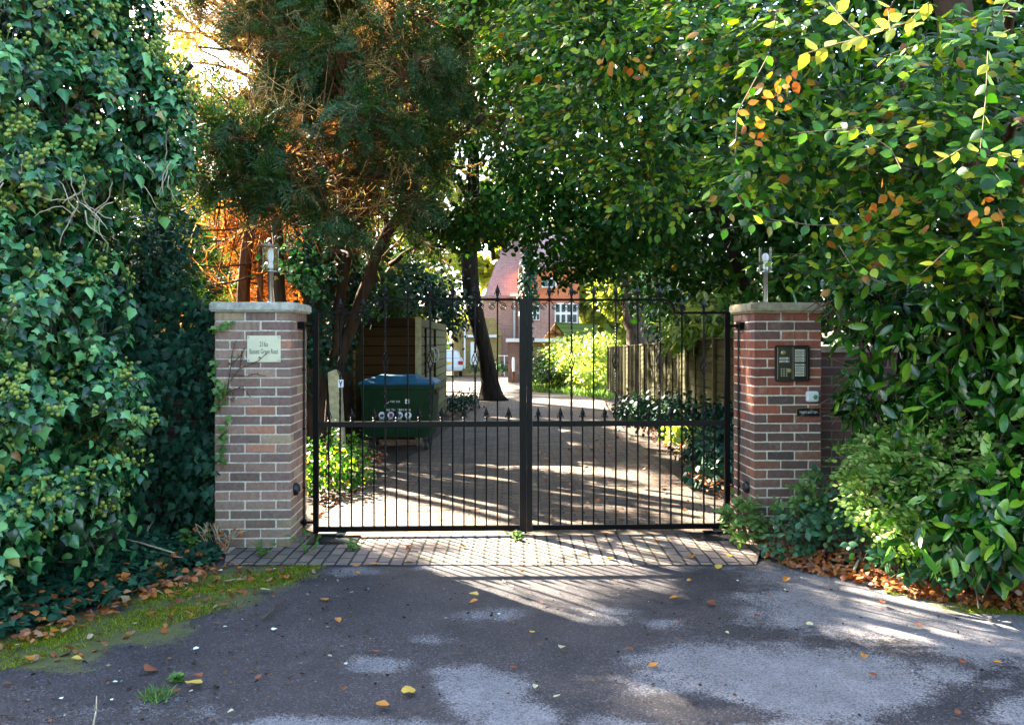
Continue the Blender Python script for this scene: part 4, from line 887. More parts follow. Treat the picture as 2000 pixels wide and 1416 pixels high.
MB().box(-.82, .82, -.07, .1, .34, .56).build('bumper', M['car'], t, smooth=True, bevel=.03)
MB().box(-.26, .26, -.025, .0, .70, .82).build('number_plate', M['yellow'], t)

# ------------------------------------------------------------------ vegetation
def cull(P, *rest):
    k = ~sunny(P); return (P[k],) + tuple(r[k] for r in rest)
def cloud(P, nn, per, spread, out=(-.03, .05)):                      # several leaf places round every shoot
    n = len(P); Q = np.repeat(P, per, 0) + np.repeat(nn, per, 0) * rng.uniform(*out, (n * per, 1)) + rng.normal(0, spread, (n * per, 3)); return Q, np.repeat(nn, per, 0)
def leaf_set(name, tm, P, nn, size, mat, par, down=.75, outw=.35, jit=.6, nup=.55, nj=.45, smooth=False, cut=True, zmin=.02):
    kk = ~sunny(P, not cut); P, nn = P[kk], nn[kk]
    kk = ~((P[:, 0] > 1.2) & (P[:, 0] < 2.52) & (P[:, 1] < 6.75) & (P[:, 2] > .55) & (P[:, 2] < 1.97)); P, nn = P[kk], nn[kk]
    k = P[:, 2] > zmin; P, nn = P[k], nn[k]; n = len(P)
    D = outw * nn + np.array([0, 0, -down]) + jit * rnd(n); Nn = .8 * nn + np.array([0, 0, nup]) + nj * rng.normal(0, 1, (n, 3))
    return scatter(name, tm, P, D, Nn, rng.uniform(size[0], size[1], n), mat, par, smooth)
def limb(mb, pts, r0, r1, n=8, wob=.03):
    k = len(pts); pp = []; rr = []
    for i in range(k - 1):
        for j in range(5):
            f = j / 5; pp.append(Vector(pts[i]).lerp(Vector(pts[i + 1]), f) + Vector([random.uniform(-wob, wob) for _ in range(3)])); rr.append(r0 + (r1 - r0) * (i + f) / (k - 1))
    pp.append(Vector(pts[-1])); rr.append(r1); mb.tube(pp, rr, n); return mb
def inner_twigs(name, P, nn, n, length, r, mat, par):
    kk = ~(sunny(P - nn * length * .4, True) | sunny(P - nn * length * .8, True) | sunny(P - nn * length * 1.1 - np.array([0, 0, .3 * length]), True) | sunny(P, True)); P, nn = P[kk], nn[kk]; k = rng.choice(len(P), min(n, len(P)), replace=False); A = P[k]; B = A - nn[k] * length * rng.uniform(.5, 1.2, (len(k), 1)) + rng.normal(0, length * .25, (len(k), 3)) + np.array([0, 0, -.3 * length]); B[:, 2] = np.maximum(B[:, 2], .02)
    return sticks(name, B, A, r, r * .4, mat, par)

# --- ivy covered tree on the left
t = thing('ivy_covered_tree', 'tall tree smothered in flowering green ivy left of the plaque pier', 'ivy covered tree', (-3.9, 6.6, 0))
b = MB(); limb(b, [(-3.9, 6.6, -.1), (-3.8, 6.6, 2), (-3.7, 6.7, 5.5)], .2, .1); limb(b, [(-3.8, 6.6, 1.6), (-3.0, 6.5, 3.3), (-2.5, 6.4, 3.8)], .08, .02); limb(b, [(-3.8, 6.6, 2.4), (-4.2, 6.0, 3.6)], .08, .02); b.build('trunk', M['bark_dark'], t, smooth='all', world=True)
IV = [(130, -160, 6.2, 240, 200, 1.0), (60, 60, 5.9, 190, 140, .9), (210, 60, 6.2, 110, 120, .7), (240, 180, 6.2, 130, 90, .7), (300, 240, 6.3, 88, 90, .5), (110, 210, 5.8, 180, 110, .9), (100, 350, 5.7, 190, 100, .8), (300, 330, 6.2, 86, 60, .4), (60, 480, 5.6, 130, 100, .8), (165, 470, 6.0, 95, 70, .5),
      (90, 620, 5.5, 170, 120, .8), (190, 640, 5.8, 70, 60, .5), (170, 790, 5.55, 120, 120, .7), (50, 800, 5.3, 150, 140, .8), (140, 930, 5.4, 130, 110, .6), (40, 970, 5.2, 150, 120, .7), (190, 1010, 5.7, 80, 70, .45), (60, 1080, 5.2, 130, 70, .5), (-230, 300, 6.0, 240, 500, 1.2), (-230, 900, 5.4, 240, 260, 1.0)]
P, nn = blob_points(IV, 8000, .45, .3); P, nn = cull(P, nn); kk = dense(P, 7.5, -.45); P, nn = P[kk], nn[kk]; n = len(P)
ax = unit(nn * .8 + np.array([0, -.15, .45]) + .3 * rng.normal(0, 1, (n, 3))); e1 = unit(np.cross(ax, rnd(n))); e2 = np.cross(ax, e1); K = 7; Qs = []; Ds = []; Ns = []; Ss = []
for i in range(K):
    a_ = i * 2.4 + rng.uniform(-.4, .4, n); rr_ = np.cos(a_)[:, None] * e1 + np.sin(a_)[:, None] * e2; f = i / K
    Qs.append(P - ax * (.10 * f) + rr_ * rng.uniform(.02, .045, (n, 1))); Ds.append(rr_ * .85 + np.array([0, 0, -.55]) + ax * (.15 - .2 * f) + .22 * rnd(n)); Ns.append(ax * .9 + rr_ * .35 + np.array([0, 0, .3]) + .25 * rng.normal(0, 1, (n, 3))); Ss.append(rng.uniform(.055, .115, n) * (.7 + .35 * f))
scatter('ivy_leaves', [T_IVYA, T_IVY, T_IVYA, T_IVY], np.concatenate(Qs), np.concatenate(Ds), np.concatenate(Ns), np.concatenate(Ss) * .90, M['ivy'], t)
Pi, ni = blob_points(IV, 1500, .6, .8, .2); Q, qn = cloud(Pi - ni * .38, ni, 4, .10); leaf_set('inner_leaves', [T_IVYA], Q, qn, (.07, .11), M['ivy'], t)
k = (rng.random(n) < .16 + .38 * (np.sin(P[:, 0] * 3 + P[:, 2] * 4) > .1)); U = P[k]; ua = ax[k]; m_ = 6; Uq = np.repeat(U, m_, 0) + np.repeat(ua, m_, 0) * rng.uniform(.045, .095, (len(U) * m_, 1)) + rng.normal(0, .028, (len(U) * m_, 3))
scatter('flower_heads', T_BALL, Uq, rnd(len(Uq)), rnd(len(Uq)), rng.uniform(.009, .017, len(Uq)), M['umbel'], t)
sticks('flower_stalks', np.repeat(U, m_, 0), Uq, .0022, .0018, M['ivy_young'], t)
inner_twigs('stems', P, nn, 1600, .3, .005, M['twig'], t)
for px, py, Y, n_ in ((140, 410, 5.0, 8), (320, 330, 5.8, 6), (210, 430, 5.2, 5), (20, 345, 4.9, 3)):      # bare stems caught in the ivy
    c = W(px, py, Y)
    for _ in range(n_):
        p = c + Vector([random.gauss(0, .05) for _ in range(3)]); d = Vector((random.uniform(-.5, .5), -.1, random.uniform(-.6, .5))).normalized(); pts = [p]
        for i in range(6): p = p + d * .045; pts.append(p); d = (d + Vector((random.gauss(0, .35), random.gauss(0, .15), random.gauss(0, .35)))).normalized()
        MB().tube(pts, [.0042 - .0004 * i for i in range(7)], 5).build('bare_stem', M['twig_pale'], t, smooth='all', world=True)
# holly-dark growth between
t = thing('evergreen_bush', 'dark glossy evergreen bush between the ivy tree and the brown twigs', 'bush', tuple(G(290, 1030)))
HB = [(250, 500, 7.3, 100, 70, .5), (310, 560, 7.4, 70, 40, .4), (330, 450, 7.6, 45, 60, .3), (250, 600, 7.2, 70, 60, .5)]
P, nn = blob_points(HB, 700, .5, .5); Q, qn = cloud(P, nn, 4, .07); leaf_set('leaves', T_IVYA, Q, qn, (.04, .075), M['ivy_dark'], t, jit=1); b = MB(); limb(b, [(-3.5, 7.3, 0), (-3.3, 7.35, 1.8), (-3.1, 7.5, 2.7)], .05, .015); limb(b, [(-3.4, 7.3, .8), (-3.5, 7.3, 2.2)], .03, .01); b.build('stems', M['bark_dark'], t, world=True)

# --- dark ivy over the wall
t = thing('wall_ivy', 'dark blue green ivy climbing over the wall beside the plaque pier', 'ivy', (-3.2, 6.7, 0))
n = 5200; x = rng.uniform(-5.2, -2.33, n); top = np.interp(x, [-5, -3.3, -2.75, -2.45, -2.3], [2.1, 2.05, 1.95, 1.82, 1.72]) ; z = rng.uniform(.0, 1, n) ** .9 * top
dep = .18 + .10 * np.sin(x * 5 + z * 3) + .08 * np.sin(z * 7 - x * 4) + .12 * (1 - z / 2) + np.clip((-2.75 - x) * .18, 0, .4)
yb = 6.88 - (x + 2.4) * -.052; P = np.stack([x, yb - dep * rng.uniform(.55, 1.0, n), z], 1); nn = unit(np.stack([rng.normal(0, .25, n), -np.ones(n), .25 + .6 * (z > top - .15)], 1))
topn = 900; xt = rng.uniform(-5.2, -2.36, topn); Pt = np.stack([xt, 6.88 + rng.uniform(-.15, .35, topn), np.interp(xt, [-5, -3.3, -2.75, -2.45, -2.3], [2.1, 2.05, 1.95, 1.82, 1.75]) + rng.normal(0, .05, topn)], 1)
P = np.concatenate([P, Pt]); nn = np.concatenate([nn, unit(np.stack([rng.normal(0, .3, topn), rng.normal(-.3, .4, topn), np.ones(topn)], 1))])
leaf_set('ivy_leaves', T_IVY, P, nn, (.045, .095), M['ivy_dark'], t, down=.7, outw=.1, jit=.45, nup=.3, nj=.35, cut=False)
# young ivy on the pier edge, bare climber on its face
t = thing('climbing_sprig', 'light green ivy sprigs creeping up the edge of the plaque pier', 'ivy', tuple(rot2(LP, .0, 0, 0)))
Q = []; A_ = []; B_ = []
for pxs in ([(424, 640), (440, 634), (455, 636)], [(421, 700), (424, 740), (432, 770), (428, 800)], [(446, 815), (440, 840), (446, 855), (432, 880), (440, 905)], [(424, 760), (436, 775), (442, 745)]):
    pv = [front(LP, x, y, -.02) for x, y in pxs]
    for a, e in zip(pv[:-1], pv[1:]):
        A_.append(a); B_.append(e)
        for f in np.linspace(0, 1, 6): Q.append(a.lerp(e, f) + Vector((random.gauss(0, .018), random.uniform(-.03, -.004), random.gauss(0, .018))))
Q = np.array(Q); leaf_set('leaves', T_IVY, Q, np.tile([0, -1, .2], (len(Q), 1)), (.035, .06), M['ivy_young'], t, cut=False); sticks('stem', A_, B_, .003, .0025, M['twig'], t)
t = thing('bare_climber', 'leafless brown climber stems spread over the plaque pier bricks', 'climber', tuple(rot2(LP, .1, -.01, 0))); A_ = []; B_ = []
for pxs in ([(440, 790), (450, 745), (470, 720), (505, 705), (522, 690)], [(446, 760), (452, 720), (455, 690), (463, 665)], [(455, 730), (480, 735), (500, 730), (520, 735)], [(448, 765), (475, 755), (490, 775)], [(452, 715), (475, 690), (480, 680)], [(470, 722), (472, 700), (474, 685)], [(444, 775), (458, 785), (456, 765)]):
    pv = [front(LP, x, y, -.018) for x, y in pxs]
    b = MB(); b.tube(pv, [.0042 - .0005 * i for i in range(len(pv))], 6)
    for a, e in zip(pv[:-1], pv[1:]):
        for f in (.3, .7): p = a.lerp(e, f); q = p + Vector((random.uniform(-.02, .03), -.012, random.uniform(.005, .03))); b.tube([p, q], [.0032, .002], 5); B_.append(q)
    b.build('stem', M['twig'], t, world=True)
Q = np.array([np.array(b_) for b_ in B_]); leaf_set('withered_leaves', T_LEAFLET, Q[::2], np.tile([0, -1, .2], (len(Q[::2]), 1)), (.02, .035), M['twig_leaf'] if 'twig_leaf' in M else M['litter'], t, cut=False)

# --- conifers behind the left pier
def conifer(label, blobs, base, trunks, ns, size, n_in=0, mat='yew', mat2=None, group=None, name='conifer_tree', tw=800, sunlit=.0, dry=0):
    t = thing(name, label, 'tree', base, 0, group); b = MB()
    for pts, r0, r1 in trunks: limb(b, pts, r0, r1, 9, .03)
    b.build('trunk', M['bark_mid'], t, smooth='all', world=True)
    P, nn = blob_points(blobs, int(ns * 1.5), .5, .6, .5); P, nn = cull(P, nn); kk = dense(P, 4.2, -.05, 1) if dry else dense(P, 3, -2, 1); P, nn = P[kk], nn[kk]; n = len(P)
    D = .55 * nn * np.array([1, 1, .3]) + np.array([0, 0, -.22]) + .55 * rnd(n); Nn = np.array([0, 0, 1]) + .55 * rng.normal(0, 1, (n, 3))
    sz = rng.uniform(*size, n)
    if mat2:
        k = rng.random(n) < sunlit; scatter('sunlit_sprays', T_SPRAY, P[k], D[k], Nn[k], sz[k], M[mat2], t); P2, D2, N2, S2 = P[~k], D[~k], Nn[~k], sz[~k]
    else: P2, D2, N2, S2 = P, D, Nn, sz
    scatter('sprays', T_SPRAY, P2, D2, N2, S2, M[mat], t)
    if tw: inner_twigs('bare_twigs', P, nn, tw, .7, .008, M['bark_red'], t)
    if dry:
        b = MB()
        for i in range(72):
            j = rng.integers(len(P)); q = Vector(P[j]); o_ = Vector((trunks[i % len(trunks)][0][1][0], trunks[i % len(trunks)][0][1][1], max(1.2, q.z + random.uniform(-.6, .5)))); m1 = o_.lerp(q, .4) + Vector((0, 0, random.uniform(.0, .35))); e_ = q + (q - o_) * .12 + Vector((0, 0, -.15))
            if not sunny(np.array([o_, m1, q]), True).any(): limb(b, [o_, m1, q, e_], .020, .005, 5, .025)
        b.build('branches', M['bark_red'], t, smooth='all', world=True)
        P, nn = blob_points(blobs, dry * 2, .95, 1, 0); P = P + np.array([0, .35, 0]); kk = rng.random(len(P)) < np.clip((-1.6 - P[:, 0]) / 1.8, .12, .75); P, nn = P[kk], nn[kk]; n = len(P); D = .7 * nn * np.array([1, .7, .3]) + np.array([0, 0, .15]) + .5 * rnd(n); scatter('dry_sprays', T_DEAD, P, D, rnd(n), rng.uniform(.3, .65, n), M['dead_pale'], t)
    return t
YB = [(560, -60, 10.5, 200, 110, 1.2), (560, 110, 10.2, 130, 90, 1.0), (470, 250, 10.0, 100, 60, .8), (620, 230, 10.3, 130, 90, .9), (560, 340, 9.8, 120, 60, .8), (690, 340, 10, 120, 60, .9), (640, 410, 9.7, 110, 42, .7), (740, 390, 10.2, 100, 40, .7), (420, 330, 8.7, 60, 40, .4), (480, 260, 8.8, 90, 40, .5), (560, 380, 8.8, 90, 35, .5), (640, 430, 8.9, 110, 34, .5), (400, 230, 8.8, 50, 40, .4), (600, 300, 8.9, 120, 40, .5), (470, 380, 8.6, 60, 22, .3), (700, 250, 9.2, 100, 60, .6), (680, 120, 9.4, 100, 60, .6), (800, 120, 9.6, 90, 60, .6)]
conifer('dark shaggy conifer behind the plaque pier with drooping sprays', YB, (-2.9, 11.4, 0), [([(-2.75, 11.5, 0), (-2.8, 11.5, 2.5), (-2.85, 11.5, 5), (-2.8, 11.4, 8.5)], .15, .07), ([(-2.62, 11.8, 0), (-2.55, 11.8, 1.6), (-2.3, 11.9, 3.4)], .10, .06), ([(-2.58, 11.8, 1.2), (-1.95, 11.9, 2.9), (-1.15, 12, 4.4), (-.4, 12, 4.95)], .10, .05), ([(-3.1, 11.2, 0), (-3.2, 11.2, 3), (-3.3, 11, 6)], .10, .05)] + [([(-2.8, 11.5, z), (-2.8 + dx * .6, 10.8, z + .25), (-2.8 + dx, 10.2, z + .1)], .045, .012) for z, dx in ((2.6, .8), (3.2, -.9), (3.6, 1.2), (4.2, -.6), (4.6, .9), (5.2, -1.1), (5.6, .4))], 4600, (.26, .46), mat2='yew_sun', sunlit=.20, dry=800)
YB2 = [(800, 20, 11.5, 150, 120, 1.2), (900, 60, 12, 120, 90, 1.0), (790, 180, 11.2, 110, 80, .9), (860, 190, 12, 90, 50, .7), (760, 280, 11.2, 100, 60, .8), (830, 330, 12, 80, 40, .7), (780, 440, 12, 100, 40, .7), (860, 430, 13, 60, 30, .6), (700, -150, 11, 300, 160, 1.5), (1010, -60, 12.5, 150, 100, 1.2), (720, 470, 13, 90, 50, .8), (1000, 250, 13, 40, 110, .6), (700, 150, 11, 90, 70, .8)]
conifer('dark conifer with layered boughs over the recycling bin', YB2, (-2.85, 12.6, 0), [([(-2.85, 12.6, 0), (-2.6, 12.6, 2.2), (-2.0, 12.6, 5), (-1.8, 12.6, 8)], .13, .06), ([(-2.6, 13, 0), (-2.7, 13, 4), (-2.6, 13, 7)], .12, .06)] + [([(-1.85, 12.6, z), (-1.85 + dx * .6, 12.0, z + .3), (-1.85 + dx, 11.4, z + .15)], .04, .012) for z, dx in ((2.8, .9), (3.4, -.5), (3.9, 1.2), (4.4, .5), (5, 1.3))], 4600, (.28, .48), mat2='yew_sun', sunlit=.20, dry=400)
for q, (x, y, h, rr) in enumerate([(-8.2, 10.6, 9.5, 1.9), (-9.5, 13.5, 11, 2.2), (-8.6, 16.5, 11, 2.0), (-9.5, 18.5, 12, 2.6), (-13.5, 17, 12, 2.6), (-4.9, 20.2, 10.5, 2.0), (-7.2, 24.5, 12.5, 2.8), (-4.6, 30, 11, 2.2), (-3.7, 17.2, 9, 1.5), (-5.6, 27, 12, 2.3), (-7, 33, 13, 2.8)]):  # added row of conifers, placed to shade the road, drive and fence
    bl = []
    for i in range(5):
        zc = 1.6 + (h - 1.5) * i / 4.6; py = HOR - (zc - EYE) * F / y; r_ = rr * (1.05 - .16 * i); bl.append((1000 + x * F / y, py, y, r_ * F / y, (h / 7) * F / y, r_))
    conifer(['added tall dark shade conifer just behind the ivy tree', 'added tall dark shade conifer at the far left edge behind the ivy', 'added tall dark shade conifer behind the brown twigs', 'added broad dark shade conifer further back on the left', 'most distant added dark shade conifer on the left', 'added dark shade conifer standing behind the boarded bin screen', 'added dark shade conifer beyond the brown dead bush', 'added dark shade conifer nearest the parked car', 'added slim dark shade conifer at the left end of the boarded bin screen', 'added dark shade conifer in the middle of the row behind the bin screen', 'last added dark shade conifer of the row before the garage'][q], bl, (x, y, 0), [([(x, y, 0), (x, y, h * .5), (x, y, h)], .2, .03)], 1500, (.55, .95), tw=0, group='added shade conifers on the left')
# dead brown conifer hedge
t = thing('dead_conifer', 'dead orange brown conifer bush standing behind the plaque pier', 'dead bush', (-4.4, 13, 0))
DB = [(440, 540, 12.9, 95, 110, .9), (480, 440, 12.9, 85, 80, .8), (400, 420, 12.9, 80, 80, .8), (455, 570, 12.7, 55, 80, .7), (430, 330, 13.2, 90, 70, .8), (500, 290, 13.3, 80, 60, .8)]
P, nn = blob_points(DB, 6500, .95, .9, 0); kk = ~sunny(P, True); P, nn = P[kk], nn[kk]; n = len(P)
D = .7 * nn * np.array([1, .8, .2]) + np.array([.25, -.1, .12]) + .45 * rnd(n); scatter('twigs', T_DEAD, P, D, rnd(n), rng.uniform(.4, .95, n), M['dead'], t)
b = MB(); limb(b, [(-4.6, 13.2, 0), (-4.4, 13.2, 2), (-4.2, 13.2, 4.6)], .08, .03); limb(b, [W(506, 640, 12.2), W(508, 560, 12.2), W(512, 470, 12.3)], .05, .035)
for px, py, px2, py2 in ((340, 450, 520, 440), (380, 480, 500, 445), (470, 470, 520, 420), (380, 520, 500, 512), (400, 560, 520, 530)): limb(b, [W(px, py, 12.0), W((px + px2) / 2, (py + py2) / 2 + 5, 12.1), W(px2, py2, 12.3)], .009, .022, 6, .01)
b.build('branches', M['bark_red'], t, smooth='all', world=True)
t = thing('brown_conifer', 'sparse golden brown conifer with bare boughs against bright sky', 'tree', (-4.4, 12.5, 0))
DB = [(430, 90, 12, 90, 110, .9), (480, 190, 12, 90, 90, .9), (400, 220, 12, 60, 80, .7), (540, 60, 12, 110, 90, .9), (520, 200, 12, 110, 80, .9), (620, 120, 12, 110, 100, .9)]
P, nn = blob_points(DB, 3000, .9, .9, 0); P, nn = cull(P, nn); n = len(P); D = .7 * nn * np.array([1, .8, .3]) + np.array([0, 0, .25]) + .5 * rnd(n); k = rng.random(n) < .75
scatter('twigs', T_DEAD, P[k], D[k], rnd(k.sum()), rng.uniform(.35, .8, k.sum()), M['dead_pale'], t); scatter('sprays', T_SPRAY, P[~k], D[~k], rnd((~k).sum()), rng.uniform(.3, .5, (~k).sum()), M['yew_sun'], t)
b = MB(); limb(b, [(-4.3, 12.4, 0), (-4.0, 12.4, 3), (-3.2, 12.3, 7)], .13, .05)
for p_ in ([(640, 120), (500, 110), (390, 30), (350, -20)], [(600, 200), (480, 150), (385, 90)], [(560, 260), (460, 230), (380, 190)], [(620, 60), (540, 20), (470, -30)], [(520, 140), (430, 70), (330, 60)], [(540, 180), (440, 130), (345, 120)], [(500, 60), (420, 10), (360, -30)], [(470, 210), (400, 170), (350, 165)], [(450, 100), (390, 60), (330, 10)], [(560, 120), (470, 60), (400, 0)], [(430, 250), (380, 230), (340, 240)]): limb(b, [W(x, y, 12) for x, y in p_], .035, .012, 6, .02)
b.build('branches', M['bark_red'], t, smooth='all', world=True)

# --- leafy trees and bushes with broad leaves
def leafy(name, label, cat, blobs, base, ns, per, spread, size, mat, trunks=(), bark='bark_dark', tm=T_BEECH, group=None, shell=.5, back=.5, cut=True, thin=.55, down=.5, nj=.5, jit=.8, leafname='leaves'):
    t = thing(name, label, cat, base, 0, group)
    if trunks:
        b = MB()
        for pts, r0, r1 in trunks: limb(b, pts, r0, r1, 9, r0 * .12)
        b.build('trunk', M[bark], t, smooth='all', world=True)
    P, nn = blob_points(blobs, ns, shell, back, thin); Q, qn = cloud(P, nn, per, spread)
    leaf_set(leafname, tm, Q, qn, size, M[mat], t, down=down, jit=jit, nj=nj, cut=cut); return t, P, nn
leafy('evergreen_bush', 'blackish evergreen thicket wrapped around the conifer stems beside the lamp', 'bush', [(590, 560, 11.4, 36, 120, .4), (640, 500, 12.2, 50, 90, .5), (600, 680, 11.2, 36, 80, .4), (650, 640, 12.6, 40, 90, .4), (690, 560, 13, 50, 60, .5)], (-2.9, 11.5, 0), 1500, 5, .10, (.06, .10), 'ivy_dark', [([(-2.95, 11.6, 0), (-2.9, 11.6, 1.6)], .05, .02)], shell=.8, cut=False)
# beech over the gate
BEECH = [(1080, 50, 8.0, 130, 100, .8), (1000, 0, 8.8, 130, 70, .8), (1230, 110, 7.0, 170, 120, .9), (1190, 260, 8.0, 130, 85, .8), (1075, 210, 8.8, 85, 70, .6), (1310, 330, 7.6, 160, 90, .8), (1430, 90, 5.9, 180, 130, .8), (1640, 100, 5.2, 200, 130, .8), (1590, 290, 5.4, 170, 120, .7), (1850, 130, 4.6, 200, 150, .7), (1880, 320, 4.5, 170, 120, .6), (1730, 400, 5.2, 160, 90, .6), (1640, 490, 5.8, 100, 60, .4), (1860, 490, 4.9, 150, 70, .5), (1980, 470, 4.6, 110, 90, .5), (1480, 340, 6.4, 80, 80, .5), (2200, 250, 4.8, 220, 300, .8), (1300, -120, 7, 350, 120, 1), (1100, -330, 9.5, 500, 130, 2.2)]  # the highest blob, out of view, is added canopy to darken the drive
t = thing('beech_tree', 'large beech arching over the gate from the right, green with yellow tints', 'tree', (4.6, 7.9, 0)); TB = t
b = MB(); limb(b, [(4.6, 7.9, -.1), (4.5, 7.9, 2), (4.2, 7.7, 4.5), (3.8, 7.5, 7)], .26, .12)
for e in ((.6, 8.0, 4.6), (1.6, 7.0, 4.9), (2.6, 5.4, 3.6), (3.3, 4.7, 4.4), (1.4, 7.8, 3.3), (3.6, 5.2, 2.8)): limb(b, [(4.4, 7.8, 2.4 + e[2] * .2), Vector((4.4, 7.8, 2.8)).lerp(Vector(e), .5) + Vector((0, 0, .6)), e], .07, .012, 7)
b.build('trunk', M['bark_mid'], t, smooth='all', world=True)
P, nn = blob_points(BEECH, 7000, .5, .35, .6); P, nn = cull(P, nn); kk = dense(P, 5.5, -.4, 2); P, nn = P[kk], nn[kk]; n = len(P)
d = unit(nn * np.array([1, 1, .25]) + np.array([-.25, -.25, -.12]) + .45 * rnd(n)); l = rng.uniform(.22, .42, n); up = unit(np.array([0, -.35, 1.]) + .28 * rng.normal(0, 1, (n, 3)) + .25 * nn); sd = unit(np.cross(d, up)); K = 7
LPs = []; LD = []; LN = []
for i in range(K):
    f = (i + .5) / K - .35; sg = 1 if i % 2 else -1; LPs.append(P + d * (l * f)[:, None] + np.array([0, 0, -.05]) * (f * f) + rng.normal(0, .008, (n, 3))); LD.append(d * .55 + sg * sd * .85 + np.array([0, 0, -.22]) + .22 * rnd(n) if i < K - 1 else d + .15 * rnd(n)); LN.append(up + .32 * rng.normal(0, 1, (n, 3)) + .2 * nn)
LPs, LD, LN = map(np.concatenate, (LPs, LD, LN)); kk = ~((LPs[:, 0] > 1.2) & (LPs[:, 0] < 2.5) & (LPs[:, 1] < 6.75) & (LPs[:, 2] < 2.0)); LPs, LD, LN = LPs[kk], LD[kk], LN[kk]; scatter('leaves', T_BEECH, LPs, LD, LN, rng.uniform(.054, .094, len(LPs)), M['beech'], t)
sticks('twigs', P - d * (l * .5)[:, None], P + d * (l * .6)[:, None], .003, .0015, M['twig'], t)
Pi, ni = blob_points(BEECH, 2200, .7, .9, 0); Q, qn = cloud(Pi - ni * .4, ni, 4, .12); leaf_set('inner_leaves', T_BEECH, Q, qn, (.06, .085), M['beech'], t)
def hero_twig(pxs, Y0, Y1, size, mat, gap=.05, r=.003, par=TB, nm='yellow_leaves'):
    pts = [W(x, y, Y0 + (Y1 - Y0) * i / (len(pxs) - 1)) for i, (x, y) in enumerate(pxs)]; A_ = []; B_ = []; Q = []; D = []; k = 0
    for a, e in zip(pts[:-1], pts[1:]):
        m_ = max(2, int((e - a).length / gap)); A_.append(a); B_.append(e); dd = (e - a).normalized()
        for i in range(m_):
            sg = 1 if k % 2 else -1; k += 1; p = a.lerp(e, (i + random.random() * .5) / m_); s_ = dd.cross(Vector((0, -1, .2))).normalized(); Q.append(p); D.append(dd * .5 + s_ * sg * .8 + Vector((0, random.gauss(0, .25), -.15)))
    sticks('twig', A_, B_, r, r * .7, M['twig'], par); Q = np.array(Q); D = np.array(D); scatter(nm, T_BEECH, Q, D, np.array([0, -1, .6]) + .4 * rng.normal(0, 1, (len(Q), 3)), rng.uniform(size[0], size[1], len(Q)), M[mat], par)
hero_twig([(1815, 5), (1770, 45), (1700, 70), (1640, 85), (1560, 110)], 2.5, 2.9, (.045, .068), 'beech_yellow', .034); hero_twig([(1690, 75), (1650, 40), (1620, 5)], 2.7, 2.8, (.055, .07), 'beech_yellow', .05); hero_twig([(1740, 60), (1735, 20), (1760, -20)], 2.6, 2.6, (.05, .07), 'beech_yellow', .05)
hero_twig([(1520, 20), (1500, 110), (1440, 220), (1436, 300), (1428, 365)], 4.2, 4.3, (.045, .06), 'beech', .08)
hero_twig([(1660, 440), (1580, 440), (1510, 430), (1450, 400), (1425, 360)], 4.3, 4.2, (.05, .075), 'beech', .055); hero_twig([(1520, 432), (1460, 440), (1400, 450)], 4.2, 4.1, (.05, .07), 'beech', .06)
hero_twig([(1860, 480), (1800, 535), (1730, 556), (1670, 530), (1638, 478)], 3.9, 4.3, (.05, .07), 'beech', .07); hero_twig([(1930, 100), (1925, 200), (1915, 290), (1990, 310)], 3.4, 3.5, (.045, .07), 'beech', .04); hero_twig([(2010, 300), (1950, 310), (1880, 290), (1830, 320)], 3.4, 3.6, (.05, .075), 'beech_yellow', .06)
hero_twig([(1280, 245), (1330, 240), (1420, 230), (1500, 210)], 5.4, 5.2, (.055, .075), 'beech', .06); hero_twig([(1760, 330), (1740, 290), (1680, 250), (1560, 260)], 3.9, 4.2, (.055, .08), 'beech', .05)
for px, py, Y in ((1530, 150, 4.6), (1520, 200, 4.6), (1470, 245, 4.6), (1240, 130, 6), (1185, 120, 6.2), (1730, 395, 4.4), (1935, 400, 3.9)):
    c = np.array(W(px, py, Y)); n = 9; Q = c + rng.normal(0, .05, (n, 3)); scatter('orange_leaves', T_BEECH, Q, np.array([0, 0, -.7]) + rnd(n), np.array([0, -1, .3]) + .6 * rnd(n), rng.uniform(.05, .075, n), M['beech_orange'], TB)
# leaf sprays reaching left across the drive
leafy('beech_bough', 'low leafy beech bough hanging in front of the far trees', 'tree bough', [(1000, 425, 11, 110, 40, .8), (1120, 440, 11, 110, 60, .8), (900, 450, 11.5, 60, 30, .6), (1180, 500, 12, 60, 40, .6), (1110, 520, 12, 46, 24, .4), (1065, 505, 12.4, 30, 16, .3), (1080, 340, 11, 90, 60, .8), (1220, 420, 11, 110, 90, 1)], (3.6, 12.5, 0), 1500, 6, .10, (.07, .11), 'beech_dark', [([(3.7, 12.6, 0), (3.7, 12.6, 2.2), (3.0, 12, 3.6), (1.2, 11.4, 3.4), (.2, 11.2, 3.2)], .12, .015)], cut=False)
# dark wood on the right behind the fence
leafy('dark_tree', 'dense dark tree filling the space above the panel fence', 'tree', [(1330, 430, 15, 190, 120, 2), (1500, 420, 13, 170, 130, 1.8), (1400, 560, 15, 160, 60, 1.6), (1560, 560, 11, 110, 110, 1.2), (1620, 400, 11, 150, 140, 1.5), (1300, 250, 14, 230, 130, 2), (1500, 200, 13, 250, 150, 2), (1750, 250, 12, 250, 200, 2), (1750, 560, 10, 140, 120, 1.2), (1150, -230, 15, 420, 120, 4), (1100, -120, 19, 330, 90, 4), (1700, 40, 12, 350, 150, 2), (1950, 200, 10, 220, 280, 1.5), (1150, 60, 14, 260, 120, 2), (1950, -100, 10, 300, 150, 2), (1130, 140, 13, 170, 150, 1.5), (2250, 300, 11, 350, 400, 2)], (5, 14.5, 0), 12000, 6, .2, (.10, .17), 'beech_dark', [([(5, 14.5, 0), (4.8, 14.5, 3), (4.5, 14, 6)], .25, .1)], shell=.8)  # blobs far overhead are unseen canopy, added to cut sky light below
